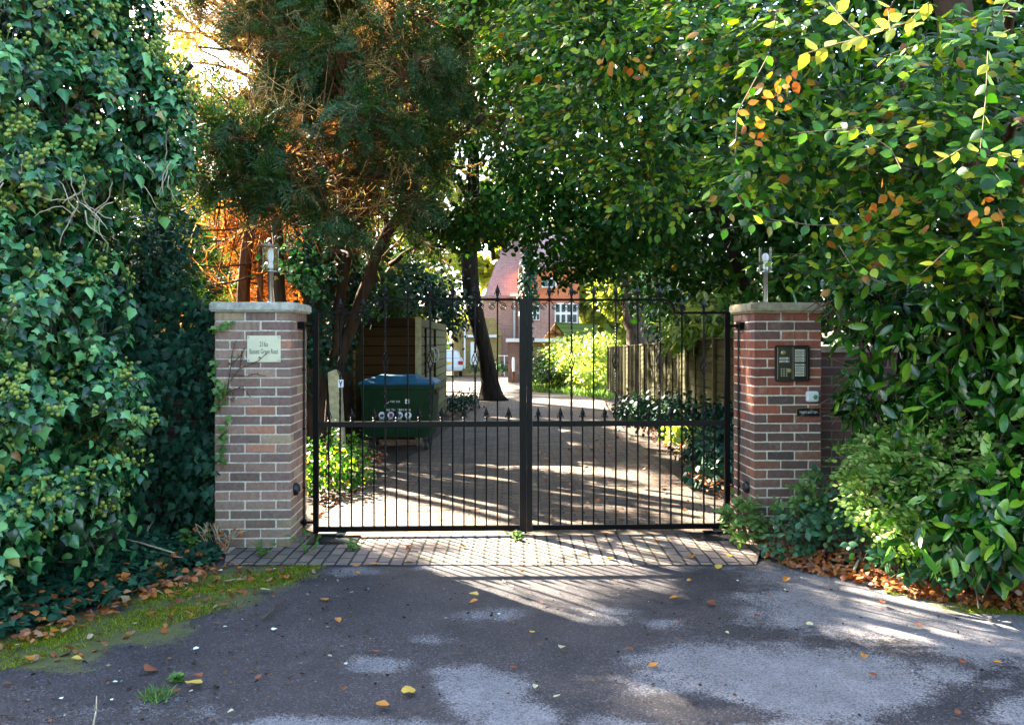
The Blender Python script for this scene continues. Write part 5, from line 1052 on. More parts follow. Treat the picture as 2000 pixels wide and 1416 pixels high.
leafy('holly_bush', 'bluish green bush rising behind the panel fence', 'bush', [(1320, 620, 17, 50, 40, .8), (1300, 580, 18, 60, 50, .9)], (4.2, 17.5, 0), 500, 5, .12, (.08, .13), 'ivy', [([(4.2, 17.5, 0), (4.1, 17.5, 2.4)], .08, .02)], cut=False)
leafy('laurel_bush', 'fresh green broad leaved bush topping the nearest fence panels', 'bush', [(1370, 650, 13.5, 70, 30, .7), (1410, 610, 12.5, 50, 45, .6), (1350, 625, 15, 50, 30, .6)], (3.9, 12.9, 0), 420, 5, .10, (.12, .20), 'rose', [([(3.9, 12.9, 0), (3.7, 12.9, 2)], .06, .02)], tm=T_LAUREL, cut=False)
# laurel hedge in front of the wall
LA = [(1700, 610, 6.2, 110, 80, .45), (1850, 620, 5.8, 150, 110, .6), (1990, 640, 5.4, 150, 150, .7), (1680, 690, 6.2, 45, 60, .25), (1830, 750, 5.8, 110, 80, .45), (1960, 810, 5.3, 130, 120, .6), (1740, 830, 5.9, 80, 50, .35), (1860, 920, 5.4, 130, 100, .55), (1980, 1000, 5.0, 130, 100, .6), (1880, 1050, 5.1, 110, 70, .5), (1770, 960, 5.7, 90, 70, .4), (1660, 780, 6.3, 30, 60, .2), (2250, 750, 5.2, 200, 420, .9), (2650, 780, 5.0, 260, 430, .9), (1620, 590, 6.3, 60, 50, .3), (1990, 560, 5.2, 120, 100, .6)]
t = thing('laurel_hedge', 'glossy dark green laurel hedge right of the intercom pier', 'hedge', (3.6, 6.0, 0)); P, nn = blob_points(LA, 2750, .4, .25); kk = dense(P, 8, -.35, 3); P, nn = P[kk], nn[kk]; Q, qn = cloud(P, nn, 5, .06)
leaf_set('leaves', T_LAUREL, Q, qn, (.09, .145), M['laurel'], t, down=.55, outw=.45, jit=.7, nup=.35, nj=.4, smooth=True, zmin=.24); P2, n2 = blob_points(LA, 1100, .7, .9, 0); Q, qn = cloud(P2 - n2 * .3, n2, 4, .12); leaf_set('inner_leaves', T_LAUREL, Q, qn, (.10, .15), M['laurel'], t, jit=.9, zmin=.24)
inner_twigs('stems', P, nn, 900, .35, .006, M['twig'], t)
b = MB(); _ = [limb(b, [(x, y, 0), (x + random.uniform(-.2, .2), y + .1, 1.1), (x + random.uniform(-.4, .4), y, 2.2)], .03, .012, 7) for x, y in ((2.9, 6.5), (3.3, 6.3), (3.7, 6.2), (4.1, 6.0), (3.0, 6.2))]; b.build('trunks', M['bark_mid'], t, smooth='all', world=True)
# rose and bramble growth along the foot of the hedge
def leaflets(name, label, cat, blobs, base, n, per, size, mat, group=None, twig=200, gap=.028):
    t = thing(name, label, cat, base, 0, group); P, nn = blob_points(blobs, n, .6, .4); P = P[P[:, 2] > .05] if True else P; nn = nn[:len(P)] if len(nn) != len(P) else nn; m_ = len(P)
    d = unit(nn * .8 + np.array([0, -.2, -.2]) + .7 * rnd(m_)); up = unit(np.array([0, -.6, 1.]) + .4 * rng.normal(0, 1, (m_, 3))); sd = unit(np.cross(d, up)); Ps = []; Ds = []; Ns = []
    for i in range(per):
        pr = i // 2; sg = 1 if i % 2 else -1; last = i == per - 1; Ps.append(P + d * gap * (pr + (.6 if last else 0))); Ds.append(d if last else d * .45 + sg * sd); Ns.append(up + .25 * rnd(m_))
    scatter('leaves', T_LEAFLET if per > 3 else T_BEECH, np.concatenate(Ps), np.concatenate(Ds), np.concatenate(Ns), rng.uniform(*size, m_ * per), M[mat], t); inner_twigs('stems', P, nn, twig, .3, .003, M['twig'], t); return t
leaflets('rose_bush', 'straggling rose bush with small pale leaflets in front of the laurel', 'bush', [(1690, 905, 5.95, 55, 42, .25), (1770, 900, 5.6, 90, 60, .35), (1880, 910, 5.3, 80, 80, .3), (1730, 970, 5.7, 80, 60, .3), (1850, 1000, 5.3, 80, 50, .3), (1780, 1030, 5.4, 60, 40, .25)], tuple(G(1760, 1110)), 1300, 7, (.028, .05), 'rose')
leaflets('bramble', 'dark green bramble with round leaves at the foot of the wall', 'bramble', [(1560, 1040, 6.3, 50, 40, .2), (1630, 1020, 6.2, 60, 60, .3), (1690, 1050, 5.9, 60, 50, .3), (1600, 970, 6.4, 35, 40, .15), (1760, 1085, 5.5, 60, 30, .25), (1860, 1110, 5.2, 60, 28, .2), (1540, 1055, 6.1, 60, 25, .15)], tuple(G(1640, 1085)), 330, 3, (.045, .075), 'bramble')
leaflets('weed_clump', 'grey green weed clump between the gate and the intercom pier', 'weed', [(1450, 1010, 6.6, 30, 32, .12), (1470, 1035, 6.5, 45, 22, .12), (1510, 1010, 6.5, 25, 25, .1)], tuple(G(1465, 1058)), 120, 5, (.035, .06), 'weed')
leaflets('weed_clump', 'leafy weed growing against the lower bricks of the intercom pier', 'weed', [(1580, 965, 6.45, 30, 35, .12), (1595, 1000, 6.4, 35, 35, .12)], tuple(G(1585, 1055)), 110, 5, (.035, .06), 'weed')
# sunlit planting just inside the gate
leafy('border_shrub', 'sunlit yellow green shrub at the foot of the leaning post', 'shrub', [(660, 880, 9.9, 50, 40, .4), (640, 930, 9.0, 50, 45, .4), (690, 930, 9.4, 35, 35, .3), (615, 900, 9.2, 30, 40, .3)], tuple(G(655, 975)), 420, 5, .05, (.04, .07), 'beech', [([(-2.1, 9.3, 0), (-2.1, 9.3, .5)], .02, .01)], cut=False)
leafy('border_shrub', 'dark low shrub beside the base of the leaning tree', 'shrub', [(908, 786, 20, 26, 15, .4), (885, 798, 19, 22, 14, .4)], tuple(G(900, 800)), 300, 5, .08, (.05, .09), 'ivy_dark', [([(-1.2, 19.5, 0), (-1.2, 19.5, .4)], .03, .01)], cut=False)
leafy('border_shrub', 'dark leafy shrub in front of the middle fence panels', 'shrub', [(1265, 800, 14.5, 45, 28, .4), (1330, 815, 12.8, 45, 38, .4), (1228, 800, 17, 24, 20, .4)], tuple(G(1290, 860)), 600, 5, .08, (.06, .10), 'ivy_dark', [([(2.5, 13.5, 0), (2.6, 13.5, .5)], .03, .01)], cut=False)
leafy('border_shrub', 'broad dark shrub just inside the right gate leaf', 'shrub', [(1400, 925, 9.2, 36, 36, .3), (1408, 880, 9.8, 34, 40, .35), (1370, 885, 10.5, 28, 26, .3), (1400, 825, 10.8, 36, 34, .3)], tuple(G(1385, 960)), 520, 5, .07, (.06, .10), 'ivy_dark', [([(2.3, 9.6, 0), (2.4, 9.6, .6)], .03, .01)], cut=False)
leafy('border_shrub', 'bright leaved shrub catching the sun below the fence', 'shrub', [(1318, 848, 12.2, 18, 10, .2), (1385, 862, 10.6, 34, 14, .25)], tuple(G(1350, 885)), 130, 5, .05, (.05, .09), 'shrub', [([(2.45, 11.5, 0), (2.5, 11.5, .3)], .02, .01)], cut=False)
leafy('evergreen_bush', 'black green evergreen thicket behind the leaning post', 'bush', [(640, 700, 17, 70, 90, 1), (590, 640, 17, 60, 130, 1), (700, 600, 18, 80, 70, 1), (650, 830, 14.5, 40, 50, .6), (780, 560, 19, 130, 60, 1.2), (870, 600, 22, 40, 60, 1)], (-4, 17, 0), 2200, 5, .18, (.09, .15), 'ivy_dark', [([(-4, 17.5, 0), (-4, 17.5, 2.5)], .12, .04)], shell=.8, cut=False)
leafy('trunk_ivy', 'green ivy hanging on the conifer stems behind the lamp', 'ivy', [(560, 520, 10.6, 40, 80, .3), (545, 590, 10.4, 30, 50, .3), (620, 480, 10.8, 40, 60, .3), (590, 560, 10.8, 25, 60, .2)], (-2.9, 11.1, 0), 520, 5, .06, (.05, .085), 'ivy', tm=T_IVY, cut=True)
# --- the leaning tree and the ivy clad trunk beside the drive
t = thing('leaning_tree', 'dark trunk with a swept leaning base beside the paved drive', 'tree', tuple(G(958, 780))); b = MB()
tr = [(962, 788, 34), (959, 774, 25), (957, 748, 18), (951, 705, 15), (942, 665, 15), (930, 620, 16.5), (920, 565, 17), (916, 500, 16.5), (918, 440, 15.5), (922, 370, 15), (925, 300, 11), (930, 220, 8)]
pts = [W(x, y, 22.7) for x, y, _ in tr]; b.tube(pts, [r * 22.7 / F for _, _, r in tr], 14, phase=.3); b.build('trunk', M['bark_dark'], t, smooth='all', world=True); b = MB()
for p_, r0 in (([(920, 400), (895, 350), (868, 320)], .12), ([(918, 470), (880, 440), (820, 400)], .09), ([(924, 330), (960, 290), (1000, 280)], .08), ([(920, 430), (960, 380), (990, 350)], .09), ([(928, 250), (880, 200), (800, 160)], .08)): limb(b, [W(x, y, 22.7) for x, y in p_], r0, .03, 7, .03)
b.build('limb', M['bark_dark'], t, smooth='all', world=True)
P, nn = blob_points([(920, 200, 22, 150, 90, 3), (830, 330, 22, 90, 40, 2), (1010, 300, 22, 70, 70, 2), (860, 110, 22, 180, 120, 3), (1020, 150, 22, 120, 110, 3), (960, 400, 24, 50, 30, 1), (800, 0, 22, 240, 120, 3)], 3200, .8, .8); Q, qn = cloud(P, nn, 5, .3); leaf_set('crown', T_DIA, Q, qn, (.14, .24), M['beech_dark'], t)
t = thing('ivy_clad_trunk', 'slim trunk wrapped in ivy in front of the house', 'tree', (.65, 32, -.15)); b = MB(); limb(b, [(.65, 32, -.2), (.6, 32, 3), (.5, 32, 8)], .2, .12, 9, .02); b.build('trunk', M['bark_dark'], t, smooth='all', world=True)
n = 1500; a = rng.uniform(0, 2 * np.pi, n); z = rng.uniform(0, 6.2, n); rr = np.where(z > 2.6, .28, .17) * (1 + .35 * np.sin(z * 2.2)) + rng.normal(0, .04, n); P = np.stack([.62 + rr * np.cos(a), 32 + rr * np.sin(a), z], 1); leaf_set('ivy_leaves', T_IVY, P, np.stack([np.cos(a), np.sin(a), 0 * a], 1), (.10, .18), M['ivy_dark'], t, cut=False)
leafy('pale_trunk_tree', 'tree with a pale ridged trunk standing behind the panel fence', 'tree', [(1260, 480, 22, 160, 80, 2), (1200, 400, 23, 120, 80, 2), (1330, 560, 21, 90, 50, 1.2), (1150, -270, 12, 430, 150, 2.6), (1120, -60, 17, 360, 110, 3), (1080, 60, 22, 260, 70, 3), (1400, -200, 11, 300, 150, 2.6)], (3.35, 21.8, 0), 3200, 5, .3, (.12, .2), 'beech_dark', [([(3.5, 21.8, -.1), (3.35, 21.8, 1.5), (3.15, 21.8, 2.6), (3.0, 21.8, 5)], .34, .18), ([(3.75, 21.9, 0), (3.7, 21.9, 2), (3.9, 21.9, 5)], .2, .1)], 'bark_pale')  # its out-of-view upper crown is added to shade the drive from above
# sunlit shrubs by the forecourt and grass edge
leafy('sunny_shrub', 'brilliant yellow green shrub in full sun before the porch', 'shrub', [(1140, 700, 29, 50, 40, .9), (1175, 690, 28, 30, 35, .7), (1120, 730, 28, 50, 25, .7), (1160, 740, 27, 45, 25, .7), (1100, 690, 31, 30, 25, .6)], (2.4, 28, -.08), 1200, 5, .16, (.10, .18), 'shrub', [([(2.4, 28, -.1), (2.5, 28, .8)], .05, .02)], tm=T_LEAFLET, cut=False)
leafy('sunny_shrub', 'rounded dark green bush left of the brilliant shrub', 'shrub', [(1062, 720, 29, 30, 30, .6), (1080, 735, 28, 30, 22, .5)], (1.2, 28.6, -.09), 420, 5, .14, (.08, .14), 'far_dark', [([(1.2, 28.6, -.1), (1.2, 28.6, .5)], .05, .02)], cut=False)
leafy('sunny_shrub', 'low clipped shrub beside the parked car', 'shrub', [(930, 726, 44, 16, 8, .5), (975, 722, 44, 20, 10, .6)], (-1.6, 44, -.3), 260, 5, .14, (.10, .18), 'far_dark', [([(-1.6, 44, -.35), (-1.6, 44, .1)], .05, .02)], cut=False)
# bright trees far behind
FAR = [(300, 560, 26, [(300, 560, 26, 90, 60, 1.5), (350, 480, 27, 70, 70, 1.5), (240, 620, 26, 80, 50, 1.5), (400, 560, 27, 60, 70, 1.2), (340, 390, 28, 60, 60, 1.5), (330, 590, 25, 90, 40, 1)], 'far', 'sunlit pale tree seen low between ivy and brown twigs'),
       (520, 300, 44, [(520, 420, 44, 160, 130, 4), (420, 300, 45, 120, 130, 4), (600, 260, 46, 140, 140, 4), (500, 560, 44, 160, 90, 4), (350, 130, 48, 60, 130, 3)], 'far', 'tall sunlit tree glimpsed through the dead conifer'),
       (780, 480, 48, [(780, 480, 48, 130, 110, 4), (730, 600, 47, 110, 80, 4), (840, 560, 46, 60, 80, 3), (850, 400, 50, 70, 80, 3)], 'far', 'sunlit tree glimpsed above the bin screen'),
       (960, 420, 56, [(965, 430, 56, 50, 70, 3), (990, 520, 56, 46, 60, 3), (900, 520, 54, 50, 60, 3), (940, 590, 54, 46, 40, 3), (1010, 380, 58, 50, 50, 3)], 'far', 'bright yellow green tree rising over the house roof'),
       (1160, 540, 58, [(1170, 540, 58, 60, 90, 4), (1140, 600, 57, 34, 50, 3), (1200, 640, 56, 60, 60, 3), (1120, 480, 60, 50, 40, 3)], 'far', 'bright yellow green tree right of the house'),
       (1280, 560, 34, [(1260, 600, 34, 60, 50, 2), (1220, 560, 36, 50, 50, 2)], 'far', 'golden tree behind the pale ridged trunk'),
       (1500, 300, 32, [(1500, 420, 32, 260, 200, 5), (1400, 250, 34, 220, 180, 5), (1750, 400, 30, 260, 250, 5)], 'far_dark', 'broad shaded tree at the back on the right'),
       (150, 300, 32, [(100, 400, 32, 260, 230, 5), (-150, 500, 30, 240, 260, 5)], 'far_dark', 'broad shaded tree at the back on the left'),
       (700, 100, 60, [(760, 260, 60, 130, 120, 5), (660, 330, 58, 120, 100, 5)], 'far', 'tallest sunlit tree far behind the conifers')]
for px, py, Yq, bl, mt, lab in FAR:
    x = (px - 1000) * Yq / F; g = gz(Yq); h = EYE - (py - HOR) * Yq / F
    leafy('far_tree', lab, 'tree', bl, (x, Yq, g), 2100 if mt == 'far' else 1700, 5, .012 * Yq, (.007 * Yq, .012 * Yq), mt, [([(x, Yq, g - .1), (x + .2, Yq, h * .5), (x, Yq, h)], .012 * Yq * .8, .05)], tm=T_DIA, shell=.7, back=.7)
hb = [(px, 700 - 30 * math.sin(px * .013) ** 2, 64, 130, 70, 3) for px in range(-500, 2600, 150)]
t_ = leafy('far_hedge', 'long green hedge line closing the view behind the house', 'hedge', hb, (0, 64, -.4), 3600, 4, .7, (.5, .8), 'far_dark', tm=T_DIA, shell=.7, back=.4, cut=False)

# added hedge row across the road, unseen behind the viewer: it keeps the low sky off the gate
t = thing('sky_blocker_hedge', 'added unseen hedge row across the road blocking the low sky', 'hedge', (0, -8, 0)); n = 9000
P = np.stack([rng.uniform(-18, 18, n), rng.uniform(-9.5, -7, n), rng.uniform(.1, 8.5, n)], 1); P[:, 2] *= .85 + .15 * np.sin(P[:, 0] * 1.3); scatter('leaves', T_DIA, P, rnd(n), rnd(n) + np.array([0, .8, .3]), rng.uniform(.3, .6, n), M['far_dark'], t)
b = MB(); limb(b, [(-18, -8.5, 0), (-18, -8.4, 6)], .12, .05)
for x in range(-15, 19, 3): limb(b, [(x, -8.5, 0), (x + .2, -8.4, 6)], .12, .05)
b.build('stems', M['bark_dark'], t, world=True)

# ------------------------------------------------------------------ ground cover, litter, small plants
def in_px(poly, n):
    xs_ = [p[0] for p in poly]; ys_ = [p[1] for p in poly]; out = []
    g = [G(x, y) for x, y in poly]; X0, X1 = min(p.x for p in g), max(p.x for p in g); Y0, Y1 = min(p.y for p in g), max(p.y for p in g)
    x = rng.uniform(X0, X1, n * 8); y = rng.uniform(Y0, Y1, n * 8); k = inpoly(1000 + F * x / y, HOR + EYE * F / y, poly); return np.stack([x[k], y[k]], 1)[:n]
def vz(P):                                                              # top of the verge banks
    return np.where(P[:, 0] < 0, np.clip(((-2.36 - (6.5 - P[:, 1]) * .22) - P[:, 0]) * .22, 0, .11), np.clip((P[:, 0] - (1.7 + (6.6 - P[:, 1]) * .83)) * .2, 0, .11))
Q = in_px([(-150, 1290), (40, 1240), (180, 1190), (300, 1150), (420, 1100), (430, 1075), (330, 1070), (150, 1110), (-150, 1180)], 2600); n = len(Q)
P = np.column_stack([Q, vz(Q) + rng.uniform(.01, .09, n)]); tag(scatter('ground_ivy', T_IVY, P, rnd(n) * np.array([1, 1, .25]), np.array([0, -.35, 1]) + .4 * rng.normal(0, 1, (n, 3)), rng.uniform(.04, .085, n), M['ivy_dark']), kind='stuff')
# moss cushions
Q = np.concatenate([in_px([(-150, 1340), (0, 1310), (140, 1270), (330, 1220), (470, 1180), (600, 1125), (640, 1104), (470, 1102), (420, 1110), (300, 1160), (180, 1200), (0, 1255), (-150, 1300)], 30000), in_px([(1720, 1152), (1850, 1166), (2030, 1190), (2030, 1202), (1900, 1196), (1780, 1178)], 6000)])
f = np.sin(Q[:, 0] * 6 + 2 * np.sin(Q[:, 1] * 4)) + np.sin(Q[:, 1] * 9 - Q[:, 0] * 4) + .7 * np.sin(Q[:, 0] * 31 + 4 * np.sin(Q[:, 1] * 23)) + rng.normal(0, .5, len(Q)); Q = Q[f > -.1]; n = len(Q)
hgt = np.clip(np.sin(Q[:, 0] * 13 + 3 * np.sin(Q[:, 1] * 8)) + np.sin(Q[:, 1] * 17 - Q[:, 0] * 6), 0, 2); P = np.column_stack([Q, -.006 + .011 * hgt]); tag(scatter('moss', t_blade(), P, np.array([0, 0, 1]) + .8 * rng.normal(0, 1, (n, 3)) * np.array([1, 1, .2]), rnd(n), rng.uniform(.010, .026, n), M['moss']), kind='stuff')
# grit, bark crumbs and needles strewn over the asphalt
Q = np.concatenate([in_px([(0, 1416), (0, 1320), (300, 1240), (640, 1110), (1400, 1105), (1700, 1140), (2000, 1210), (2000, 1416)], 900), in_px([(0, 1330), (300, 1240), (640, 1110), (760, 1130), (700, 1300), (400, 1416), (0, 1416)], 900)]); n = len(Q)
M['grit'] = leaf_mat('bark_crumb', [(0, (.015, .010, .008)), (.55, (.07, .035, .022)), (.85, (.16, .08, .04)), (.95, (.35, .28, .18)), (1, (.5, .48, .44))], .8, .0, spec=.2)
tag(scatter('road_debris', T_DIA, np.column_stack([Q, np.full(n, .001)]), rnd(n) * np.array([1, 1, .2]), np.array([0, 0, 1]) + .4 * rnd(n), rng.uniform(.006, .028, n) * (rng.random(n) ** 1.5 + .35), M['grit']), kind='stuff')
# drifts of fallen leaves
def litter(poly, n, zr=(.004, .03), tilt=.3):
    Q = in_px(poly, n); m_ = len(Q); return np.column_stack([Q, vz(Q) + rng.uniform(*zr, m_)])
LPn = np.concatenate([litter([(1480, 1072), (1560, 1075), (1700, 1110), (1850, 1140), (2010, 1172), (2010, 1200), (1860, 1180), (1740, 1158), (1640, 1130), (1560, 1112), (1500, 1092)], 1900, (.004, .06)), litter([(1560, 1080), (1750, 1080), (2000, 1140), (2000, 1190), (1800, 1150), (1650, 1110)], 900, (.01, .07)),
                      litter([(-100, 1300), (40, 1245), (180, 1195), (300, 1150), (430, 1095), (420, 1120), (330, 1160), (200, 1210), (60, 1262), (-100, 1320)], 200, (.01, .05)), litter([(60, 1290), (250, 1215), (440, 1100), (640, 1110), (500, 1180), (330, 1240), (100, 1300)], 110, (.004, .02)), litter([(-100, 1250), (200, 1150), (400, 1080), (420, 1100), (200, 1190), (-100, 1290)], 150, (.05, .11)),
                      litter([(1180, 795), (1230, 830), (1300, 900), (1400, 1000), (1430, 1030), (1460, 1030), (1440, 980), (1330, 880), (1240, 810)], 900, (.005, .05)), litter([(660, 990), (720, 940), (760, 900), (700, 900), (620, 970), (610, 1020)], 300, (.005, .04)), litter([(1040, 880), (1200, 840), (1400, 1020), (1050, 1030)], 130, (.004, .012)), litter([(870, 760), (930, 790), (900, 830), (860, 830)], 120, (.004, .04))])
n = len(LPn); tag(scatter('leaf_litter', [T_BEECH, T_IVYA], LPn, rnd(n) * np.array([1, 1, .35]), np.array([0, 0, 1]) + .45 * rng.normal(0, 1, (n, 3)), rng.uniform(.03, .062, n), M['litter']), kind='stuff')
# grass edge by the far shrubs
Q = in_px([(1040, 745), (1200, 760), (1200, 778), (1040, 762)], 2500); n = len(Q); P = np.column_stack([Q, np.full(n, -.1)]); tag(scatter('grass', t_blade(), P, np.array([0, 0, 1]) + .5 * rnd(n), rnd(n), rng.uniform(.12, .3, n), M['grass']), kind='stuff')
# single fallen leaves on the road and the paving
M['leaf_o'] = leaf_mat('orange_fallen_leaf', [(0, (.42, .13, .02)), (1, (.55, .24, .03))], .5, .1); M['leaf_y'] = leaf_mat('yellow_fallen_leaf', [(0, (.55, .32, .03)), (1, (.58, .42, .08))], .5, .1); M['leaf_r'] = leaf_mat('brown_fallen_leaf', [(0, (.14, .04, .018)), (1, (.26, .08, .03))], .6, .1); M['leaf_p'] = leaf_mat('pale_fallen_leaf', [(0, (.45, .42, .26)), (1, (.5, .46, .3))], .6, .1)
def leaf_mesh(mt, curl, seed):
    r = np.random.default_rng(seed); tv, tf = T_BEECH; v = tv.copy(); v[:, 1] -= .5; v[:, 2] = curl * (np.abs(v[:, 0]) ** 1.3 * 2.2 + (v[:, 1]) ** 2 * .8) + r.normal(0, .02, len(v)); me = mesh_np('fallen_leaf', v, np.concatenate([np.array(f) for f in tf]), [len(f) for f in tf]); me.materials.append(M[mt]); return me
LM = {k: [leaf_mesh(m_, c, i) for i, c in enumerate((.15, .45, -.2))] for k, m_ in (('o', 'leaf_o'), ('y', 'leaf_y'), ('r', 'leaf_r'), ('p', 'leaf_p'))}
LAB = {'o': ('small orange fallen leaf lying alone on the asphalt or paving', 'orange fallen leaves'), 'r': ('dark brown curled fallen leaf lying alone on the asphalt or paving', 'brown fallen leaves'), 'y': ('small yellow fallen leaf lying alone on the asphalt or paving', 'yellow fallen leaves'), 'p': ('pale greenish fallen leaf lying alone on the asphalt', 'pale fallen leaves')}
HERO = {(799, 1353): 'large flat yellow leaf lying on dark asphalt near the bottom edge', (377, 1339): 'large orange leaf lying beside the small grass tuft on the asphalt', (748, 1381): 'curled orange leaf on the edge of a pale asphalt patch', (1275, 1304): 'orange leaf on the upper edge of the largest pale asphalt patch', (800, 1075): 'reddish leaf on the paving in front of the left gate leaf', (1098, 1270): 'slim pale green leaf on dark asphalt left of the largest pale patch'}
for px, py, k, sz in [(377, 1339, 'y', .10), (293, 1309, 'r', .09), (799, 1353, 'y', .10), (748, 1381, 'o', .075), (925, 1166, 'y', .07), (925, 1180, 'o', .06), (1040, 1238, 'y', .045), (1275, 1304, 'o', .07), (1098, 1270, 'p', .06), (660, 1217, 'o', .06), (634, 1173, 'o', .06), (1316, 1174, 'o', .07), (1390, 1180, 'r', .09), (1687, 1288, 'o', .055), (1403, 1111, 'y', .08), (1350, 1092, 'o', .08), (1193, 1093, 'o', .07), (1017, 1120, 'o', .07), (905, 1071, 'o', .07), (800, 1075, 'r', .09), (798, 1098, 'o', .08), (730, 1103, 'o', .07), (694, 1108, 'o', .06), (697, 1125, 'o', .07), (1346, 1136, 'o', .05), (1183, 1047, 'r', .07), (1425, 1087, 'y', .06), (110, 1240, 'o', .09), (55, 1293, 'o', .08), (150, 1293, 'y', .06), (385, 1327, 'r', .07), (340, 1352, 'r', .06), (1535, 1137, 'o', .07), (1582, 1222, 'p', .06), (1705, 1322, 'r', .05), (1880, 1295, 'r', .05), (1480, 1207, 'r', .05), (1322, 1216, 'r', .045), (1500, 1165, 'r', .05), (1720, 1182, 'r', .07), (1793, 1224, 'r', .06), (1003, 1306, 'r', .04), (1045, 1347, 'p', .04), (1088, 1364, 'p', .04), (1230, 1271, 'r', .05), (670, 1352, 'r', .05), (735, 1275, 'r', .05), (518, 1155, 'p', .07), (560, 1130, 'o', .06), (470, 1110, 'o', .06), (1600, 1110, 'o', .07), (1540, 1097, 'o', .07), (1285, 1060, 'o', .05), (860, 1015, 'o', .06), (1060, 1180, 'r', .04), (1330, 1255, 'r', .04), (1420, 1240, 'p', .03), (450, 1395, 'p', .03), (505, 1325, 'r', .04), (1870, 1395, 'r', .04), (1950, 1300, 'o', .045)]:
    me = random.choice(LM[k]); o = bpy.data.objects.new('fallen_leaf', me); col.objects.link(o); p = G(px, py); o.location = (p.x, p.y, .012 + .1 * sz * (1 if me is LM[k][2] else .35)); o.scale = (sz, sz, sz); o.rotation_euler = (random.uniform(-.2, .2), random.uniform(-.2, .2), random.uniform(0, 6.28))
    h = HERO.get((px, py)); tag(o, h or LAB[k][0], 'fallen leaf', LAB[k][1])
# scraps and sticks
pm = MB().add([(-.5, -.35, 0), (.4, -.5, .12), (.55, .3, .02), (0, .5, .2), (-.45, .3, .06)], [(0, 1, 2, 3, 4)]).build('paper_scrap', M['letter_white']); first = True
for px, py, sz in [(383, 1268, .03), (430, 1115, .03), (537, 1112, .025), (440, 1225, .02), (975, 1200, .02), (1000, 1145, .02), (120, 1365, .02), (225, 1333, .02), (218, 1368, .015), (535, 1230, .03), (1440, 1135, .02), (1565, 1130, .02), (985, 1137, .018), (950, 1153, .018)]:
    o = pm if first else pm.copy(); 
    if not first: col.objects.link(o)
    first = False; p = G(px, py); o.location = (p.x, p.y, .006); o.scale = (sz,) * 3; o.rotation_euler = (0, 0, random.uniform(0, 6)); tag(o, 'tiny white scrap lying on the mossy asphalt', 'litter', 'white scraps on the ground')
def stick(label, pxs, r, mt, z=.03, group=None):
    pts = [G(x, y) + Vector((0, 0, z + dz)) for x, y, dz in pxs]; b = MB(); b.tube(pts, [r * (1 - .5 * i / len(pts)) for i in range(len(pts))], 6); b.tube([pts[1], pts[1].lerp(pts[-1], .4) + Vector((.05, -.12, .05))], [r * .6, r * .3], 5); o = b.build('dead_twig', M[mt], smooth='all'); tag(o, label, 'twig', group)
stick('long pale dead twig lying on the ground ivy below the ivy tree', [(150, 1096, .12), (210, 1092, .14), (270, 1098, .12), (340, 1115, .10)], .009, 'twig_pale'); stick('forked pale twig rising from the ivy at the ground', [(262, 1105, .02), (285, 1075, .10), (300, 1060, .16)], .007, 'twig_pale'); stick('upright pale stub in the ground ivy', [(190, 1125, .04), (183, 1100, .12), (180, 1085, .2)], .007, 'twig_pale')
stick('thin grey twig on the edge of the moss', [(512, 1212, 0), (540, 1190, .01), (556, 1172, .0)], .006, 'twig', .01); stick('slim pale stem lying on the moss', [(438, 1138, 0), (460, 1137, .01), (482, 1134, 0)], .005, 'twig_pale', .012); stick('broken pale stem in the leaf drift below the laurel', [(1668, 1128, .03), (1690, 1095, .10), (1708, 1068, .18)], .010, 'twig_pale', .02); stick('short dry stalk standing on the asphalt bottom left', [(182, 1416, 0), (188, 1400, .03), (189, 1385, .06)], .004, 'twig_pale', .0)
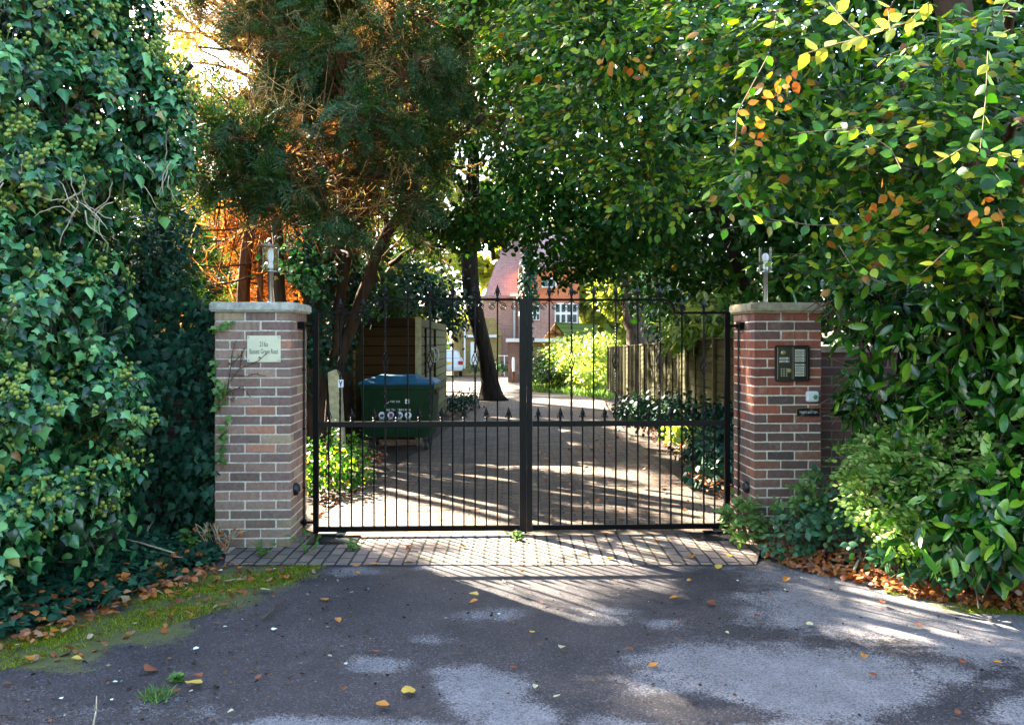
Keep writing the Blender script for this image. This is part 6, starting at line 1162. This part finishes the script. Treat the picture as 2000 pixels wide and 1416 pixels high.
for label, pts in (('dead brown stems at the foot of the plaque pier', [(428, 1078), (446, 1075), (415, 1072), (405, 1080), (440, 1082)]),):
    t = thing('withered_weed', label, 'dead plant', tuple(G(430, 1080))); A_ = []; B_ = []
    for x, y in pts:
        p = G(x, y)
        for _ in range(5):
            q = p.copy(); d = Vector((random.uniform(-.3, .3), random.uniform(-.3, .1), 1)).normalized()
            for i in range(5): e = q + d * .05; A_.append(q); B_.append(e); q = e; d = (d + Vector((random.gauss(0, .35), random.gauss(0, .2), random.gauss(-.1, .25)))).normalized()
    sticks('stems', A_, B_, .004, .003, M['twig_pale'], t); Q = np.array([np.array(x) for x in B_]); leaf_set('withered_leaves', T_BEECH, Q[::2], np.tile([0, -1, .3], (len(Q[::2]), 1)), (.03, .05), M['litter'], t, cut=False)
def weed(label, px, py, h, n, mt='weed', name='weed', sz=(.03, .055)):
    p = G(px, py); t = thing(name, label, 'weed', tuple(p)); A_ = []; B_ = []; Q = []
    for _ in range(n):
        q = p.copy(); d = Vector((random.gauss(0, .5), random.gauss(0, .4), 1)).normalized()
        for i in range(4): e = q + d * h / 4; A_.append(q); B_.append(e); Q += [e, e]; q = e; d = (d + Vector((random.gauss(0, .25), random.gauss(0, .25), -.05))).normalized()
    sticks('stems', A_, B_, .003, .002, M[mt], t); Q = np.array(Q); m_ = len(Q); scatter('leaves', T_LEAFLET, Q, rnd(m_) * np.array([1, 1, .4]) + np.array([0, 0, .2]), np.array([0, -.5, 1]) + .4 * rnd(m_), rng.uniform(sz[0], sz[1], m_), M[mt], t)
weed('small green weed growing at the base of the plaque pier', 513, 1088, .12, 3); weed('taller green weed growing beside the black motor cover', 598, 1080, .20, 3); weed('spreading green weed on the paving right of the motor cover', 690, 1075, .08, 4); weed('low weed sprouting under the meeting stiles of the gate', 1010, 1055, .08, 6, sz=(.025, .05)); weed('upright leafy weed in the leaves beside the plaque pier', 385, 1082, .2, 4, sz=(.05, .08)); weed('light green weed at the left edge of the moss', 20, 1215, .1, 6)
t = thing('grass_tuft', 'small grass tuft growing through the asphalt among fallen leaves', 'grass tuft', tuple(G(308, 1362))); n = 160; p = np.array(G(308, 1362)); P = p + rng.normal(0, 1, (n, 3)) * np.array([.035, .03, 0]); scatter('blades', t_blade(), P, np.array([0, 0, .6]) + rnd(n) * np.array([1, 1, .3]), np.array([0, 0, 1]) + .3 * rnd(n), rng.uniform(.03, .07, n), M['grass'], t)
weed('three leaved seedling on the asphalt behind the grass tuft', 345, 1328, .03, 4, sz=(.03, .045))
